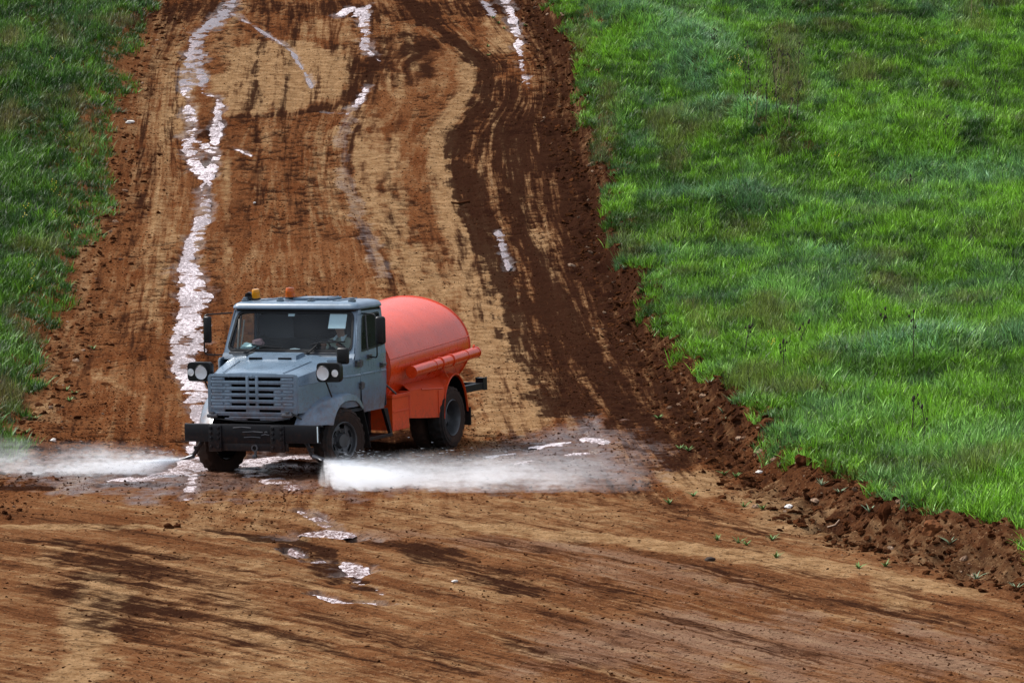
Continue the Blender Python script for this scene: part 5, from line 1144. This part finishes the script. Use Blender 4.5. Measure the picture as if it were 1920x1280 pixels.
# small weeds on the bare earth
m = NT('weed_leaf'); q = m.noise(m.obj(), 14, 3); m.bsdf(m.mix(q, (.05, .115, .02), (.13, .22, .05)), .6, Specular_IOR_Level=.3); M_WEED = m.m
m = NT('sage_leaf'); q = m.noise(m.obj(), 14, 3); m.bsdf(m.mix(q, (.10, .16, .085), (.22, .29, .17)), .7, Specular_IOR_Level=.3); M_SAGE = m.m
def weed(u, v, r0, h, mat, label, grp, dz=0.0, seed=0):
    r = random.Random(seed); p = at_px(u, v, 0); root = empty('weed', p)
    nb = r.randint(8, 13)
    for k in range(nb):
        V, F = [], []; az = 6.283 * k / nb + r.uniform(-.4, .4); blade(V, F, None, (0, 0, -.01), az, h * r.uniform(.7, 1.2), r0 * .42, r.uniform(.3, .9), r.uniform(.2, .9))
        me = bpy.data.meshes.new('leaf'); me.from_pydata(V, [], F); me.materials.append(mat); o = bpy.data.objects.new('leaf', me); COL.objects.link(o); o.parent = root
    return tag(root, label, 'weed', grp)
gw = 'small green weeds sprouting on the bare road'
WA = [(1300, 930), (1255, 945), (1290, 845), (1345, 1012), (1385, 1018), (1400, 1022), (1455, 1045), (1358, 890), (1380, 895), (1448, 1012), (1275, 842), (1395, 950), (1430, 955), (1235, 785), (1610, 1065), (1660, 1062)]
for i, lb in enumerate(ranked(WA, 0, '%s from the left of the small green weeds on bare earth right of the spray', 'leftmost of the small green weeds on bare earth right of the spray', 'rightmost of the small green weeds on the bare earth in the foreground')): weed(*WA[i], .07, .10, M_WEED, lb, gw, 0, 400 + i)
WB = [(125, 733), (140, 740), (130, 752), (65, 786), (50, 812), (175, 655), (240, 175), (225, 190), (265, 40)]
for i, lb in enumerate(ranked(WB, 1, '%s from the top of the small weeds beside the left grass', 'topmost of the small green weeds beside the left grass', 'lowest of the small green weeds beside the left grass')): weed(*WB[i], .07, .10, M_WEED, lb, gw, 0, 430 + i)
WC = [(935, 45), (945, 55), (925, 35), (915, 88), (915, 105), (985, 50)]
for i, lb in enumerate(ranked(WC, 0, '%s from the left of the weeds beside the narrow rill at the top', 'leftmost of the weeds beside the narrow white rill at the top', 'rightmost of the weeds beside the narrow white rill at the top')): weed(*WC[i], .09, .10, M_WEED, lb, gw, 0, 450 + i)
WD = [(1170, 480, .2), (1265, 675, .2), (1240, 625, .25), (1355, 775, .15), (1360, 790, .1), (1330, 720, .3), (1390, 745, .3), (1575, 925, .25), (1540, 910, .25), (1630, 960, .2), (1830, 1085, .05), (1905, 1105, .05), (1780, 1020, .12), (1170, 505, .2), (1210, 560, .25), (1225, 600, .25), (1100, 185, .3), (1110, 275, .3), (1065, 70, .3)]
for i, lb in enumerate(ranked(WD, 1, '%s from the top of the pale weeds on the crumbling right bank', 'topmost of the pale weeds on the crumbling right bank', 'lowest of the pale weeds on the crumbling right bank')): weed(WD[i][0], WD[i][1], .055, .12, M_SAGE, lb, 'pale weeds along the bank edge', 0, 470 + i)
weed(1740, 935, .13, .26, plain('lime_leaf', (.22, .40, .03), .6), 'bright lime green weed at the grass edge above the orange clod', 'bright weeds', .45, 499)
# ------------------------------------------------------------------ spray: two fans of water mist from the bumper nozzles
def spray(name, tip, yaw, length, w0, w1, grow, hs, dens, label, back, f0, wide=False):
    """fan along local +X; local Y across (towards -Y is nearer the camera), Z up; the mist lies on the road"""
    root = empty(name, tip); root.rotation_euler = (0, 0, yaw); tag(root, label, 'water spray')
    Mw = Matrix.Translation(tip) @ Matrix.Rotation(yaw, 4, 'Z'); b = B(); rows = []; ns = 30; H = hs * 4.5
    xs_ = np.linspace(0, length, 30); g = []
    BK = 40.0 if wide else 3.0
    ycf = lambda x: -back * (1 - math.exp(-BK * max(x + (.16 if wide else 0), 0) / length)); hwf = lambda x: w0 + (w1 - w0) * (1 - math.exp(-grow * x / length))
    for x in xs_: w_ = Mw @ Vector((x, ycf(x), 0)); g.append(float(zsmooth(w_.x, w_.y)) - tip.z)
    c3, c2, c1, c0 = np.polyfit(xs_, g, 3)
    gz = lambda x: c0 + c1 * x + c2 * x * x + c3 * x ** 3
    for i in range(ns + 1):
        x = length * i / ns - (.16 if wide else .04); xx = x if wide else max(x, 0); row = []; k = 1.0 if wide else min(1, .12 + 1.6 * xx)
        for a in np.linspace(0, 2 * math.pi, 25)[:-1]:
            q = math.sin(a); y = ycf(xx) + (hwf(max(xx, 0)) * (1.5 if wide else 1.75 * min(1, .3 + xx * 1.5))) * math.cos(a)
            zt = (gz(xx) + H) * k + .06 * (1 - k) ; zb_ = (gz(xx) - .06) * k - .03 * (1 - k)
            row.append((x, y, (zt + zb_) / 2 + (zt - zb_) / 2 * q))
        rows.append(row)
    vr = loft(b, rows, True); b.faces.new(vr[0][::-1]); b.faces.new(vr[-1])
    m = NT(name + '_mist'); o = m.obj(); sp = m.n('ShaderNodeSeparateXYZ'); m.l(o, sp.inputs[0]); x, y, z = sp.outputs
    t = m.math('DIVIDE', m.math('MAXIMUM', x, 0), length)
    ex = m.math('SUBTRACT', 1, m.math('EXPONENT', m.math('MULTIPLY', m.math('DIVIDE', m.math('MAXIMUM', m.math('ADD', x, .16 if wide else 0.0), 0), length), -BK))); ex4 = m.math('SUBTRACT', 1, m.math('EXPONENT', m.math('MULTIPLY', t, -grow)))
    yc = m.math('MULTIPLY', ex, -back); hw = m.math('ADD', m.math('MULTIPLY', ex4, w1 - w0), w0)
    wobn = m.math('MULTIPLY', m.math('SUBTRACT', m.noise(o, 1.1, 5, .65), .5), 1.7)
    yn = m.math('ADD', m.math('DIVIDE', m.math('SUBTRACT', y, yc), hw), wobn)
    across = m.math('POWER', m.math('SUBTRACT', 1, m.math('POWER', m.math('ABSOLUTE', yn), 2.0), clamp=True), 1.2)
    r = m.math('ADD', x, .10); ang = m.n('ShaderNodeCombineXYZ'); m.l(m.math('MULTIPLY', m.math('DIVIDE', y, r), 5), ang.inputs[0]); m.l(m.math('MULTIPLY', m.math('DIVIDE', z, r), 9), ang.inputs[1]); m.l(m.math('MULTIPLY', x, .30), ang.inputs[2])
    st = m.ramp(m.noise(ang.outputs[0], 1.5, 5, .65), .36, .64, .06, 1.7)
    streaky = m.noise(m.vec(o, .9, 2.6, 6.0), 1.5, 5, .65); puff = m.ramp(streaky, .38, .64, .04, 2.0)
    poly_ = m.math('ADD', m.math('MULTIPLY', m.math('ADD', m.math('MULTIPLY', m.math('ADD', m.math('MULTIPLY', x, float(c3)), float(c2)), x), float(c1)), x), float(c0))
    zg = m.math('MAXIMUM', m.math('SUBTRACT', z, poly_), 0)
    hh = m.math('MULTIPLY', m.math('MULTIPLY', m.ramp(m.noise(m.vec(o, 1, 1, .2), 1.1, 3), .3, .7, .45, 1.7), hs), m.ramp(t, .2, .9, 1, 2.1))
    hgt = m.math('EXPONENT', m.math('MULTIPLY', m.math('DIVIDE', zg, hh), -1.0))
    nearj = m.ramp(x, .0, .9, 1, 0)
    # the jet itself: a cone about the line from the nozzle down to the road
    dist = m.math('ABSOLUTE', m.math('SUBTRACT', z, m.math('MULTIPLY', x, -.16)))
    jet = m.math('MULTIPLY', m.math('EXPONENT', m.math('MULTIPLY', m.math('DIVIDE', dist, m.math('ADD', m.math('MULTIPLY', x, .11), .02)), -1.2)), m.ramp(x, .2, 2.2, 5.0, 0))
    if wide:                                   # flat sheet of water sloping from the nozzle to the road, fanned through a quarter turn
        rr_ = m.math('SQRT', m.math('ADD', m.math('MULTIPLY', x, x), m.math('MULTIPLY', y, y))); az = m.math('ARCTAN2', y, x)
        av_ = m.n('ShaderNodeCombineXYZ'); m.l(m.math('MULTIPLY', az, 5.0), av_.inputs[0]); m.l(m.math('MULTIPLY', rr_, .3), av_.inputs[1])
        ray = m.ramp(m.noise(av_.outputs[0], 1.6, 4, .7), .38, .62, .03, 1.9)
        dist = m.math('ABSOLUTE', m.math('ADD', z, m.math('MULTIPLY', rr_, .20)))
        jet = m.math('EXPONENT', m.math('MULTIPLY', m.math('DIVIDE', dist, m.math('ADD', m.math('MULTIPLY', rr_, .05), .018)), -1.2))
        jet = m.math('MULTIPLY', m.math('MULTIPLY', jet, m.ramp(rr_, .2, 1.7, 9.0, 0)), m.math('MULTIPLY', ray, m.math('MULTIPLY', m.ramp(az, -1.65, -1.25, 0, 1), m.ramp(az, .05, .3, 1, 0))))
    else:
        jet = m.math('MULTIPLY', jet, st)
    top = m.ramp(zg, H * .65, H * .95, 1, 0)
    tn = m.math('ADD', t, m.math('MULTIPLY', m.math('SUBTRACT', m.noise(m.vec(o, 1.2, .8, 2.5), 1.3, 4, .65), .5), .7))
    fall = m.math('MULTIPLY', m.ramp(tn, f0, 1.02, 1, 0), m.ramp(t, .55, .9, 1.0, 0))
    hgt = m.math('MULTIPLY', hgt, m.ramp(x, -.1, 1.5, 0, 1)) if wide else hgt
    body = m.math('MULTIPLY', hgt, m.math('MULTIPLY', m.math('ADD', m.math('MULTIPLY', st, .5), .5), puff))
    d = m.math('MULTIPLY', m.math('ADD', m.math('MULTIPLY', body, across), m.math('MULTIPLY', jet, 1.0 if wide else across)), m.math('MULTIPLY', fall, top))
    fineg = m.ramp(m.noise(m.vec(o, 1, 1.3, 2.2), 9, 5, .75), .40, .62, .05, 2.2)
    d = m.math('MULTIPLY', m.math('MULTIPLY', d, dens), fineg)
    pv = m.n('ShaderNodeVolumePrincipled'); pv.inputs['Color'].default_value = (.95, .96, .98, 1); pv.inputs['Anisotropy'].default_value = .2; m.l(d, pv.inputs['Density'])
    m.l(pv.outputs[0], m.out.inputs['Volume'])
    mo = ob('mist', b, m.m, root); mo['kind'] = 'stuff'
    # fine threads and drops of water in the jet
    b = B(); V, F = [], []
    for k in range(620):
        a = rng.normal(0, .34) - back * .16; e = -abs(rng.normal(.10, .07)); s0 = rng.uniform(.02, .25) if k < 200 else rng.uniform(.2, length * .55); l = rng.uniform(.12, .55) if k < 200 else rng.uniform(.015, .10); rr = rng.uniform(.0015, .004)
        d_ = np.array([math.cos(a), math.sin(a), e]); d_ /= np.linalg.norm(d_); p = d_ * s0; q = d_ * (s0 + l); up = np.cross(d_, [0, 0, 1.]); up /= np.linalg.norm(up); vv = np.cross(d_, up)
        if k >= 200: off = np.array([0, rng.normal(0, .3), rng.uniform(-.08, .16)]); p = p + off; q = q + off
        i0 = len(V); V += [tuple(p), tuple((p + q) / 2 + up * rr), tuple((p + q) / 2 + vv * rr), tuple((p + q) / 2 - (up + vv) * rr * .7), tuple(q)]; F += [(i0, i0 + 1, i0 + 2), (i0, i0 + 2, i0 + 3), (i0, i0 + 3, i0 + 1), (i0 + 4, i0 + 2, i0 + 1), (i0 + 4, i0 + 3, i0 + 2), (i0 + 4, i0 + 1, i0 + 3)]
    me = bpy.data.meshes.new('water_jet'); me.from_pydata(V, [], F); mw = NT('jet_water'); mw.bsdf((.85, .88, .92), .25, Transmission_Weight=.35, IOR=1.33); me.materials.append(mw.m)
    o = bpy.data.objects.new('water_jet', me); COL.objects.link(o); o.parent = root; o['kind'] = 'stuff'
    return root
tR = TR_M @ Vector((.965, 1.20, .285)); tL = TR_M @ Vector((.975, -1.14, .265))
spray('water_spray', tR, R_(2), 5.5, .62, 1.25, 7.0, .11, 2.7, 'white fan of water spray low over the road to the right of the truck', .62, .32, True)
spray('water_spray', tL, R_(178), 5.2, .05, 1.0, 1.6, .12, 2.6, 'white fan of water spray shooting left from the truck bumper', -.05, .20)
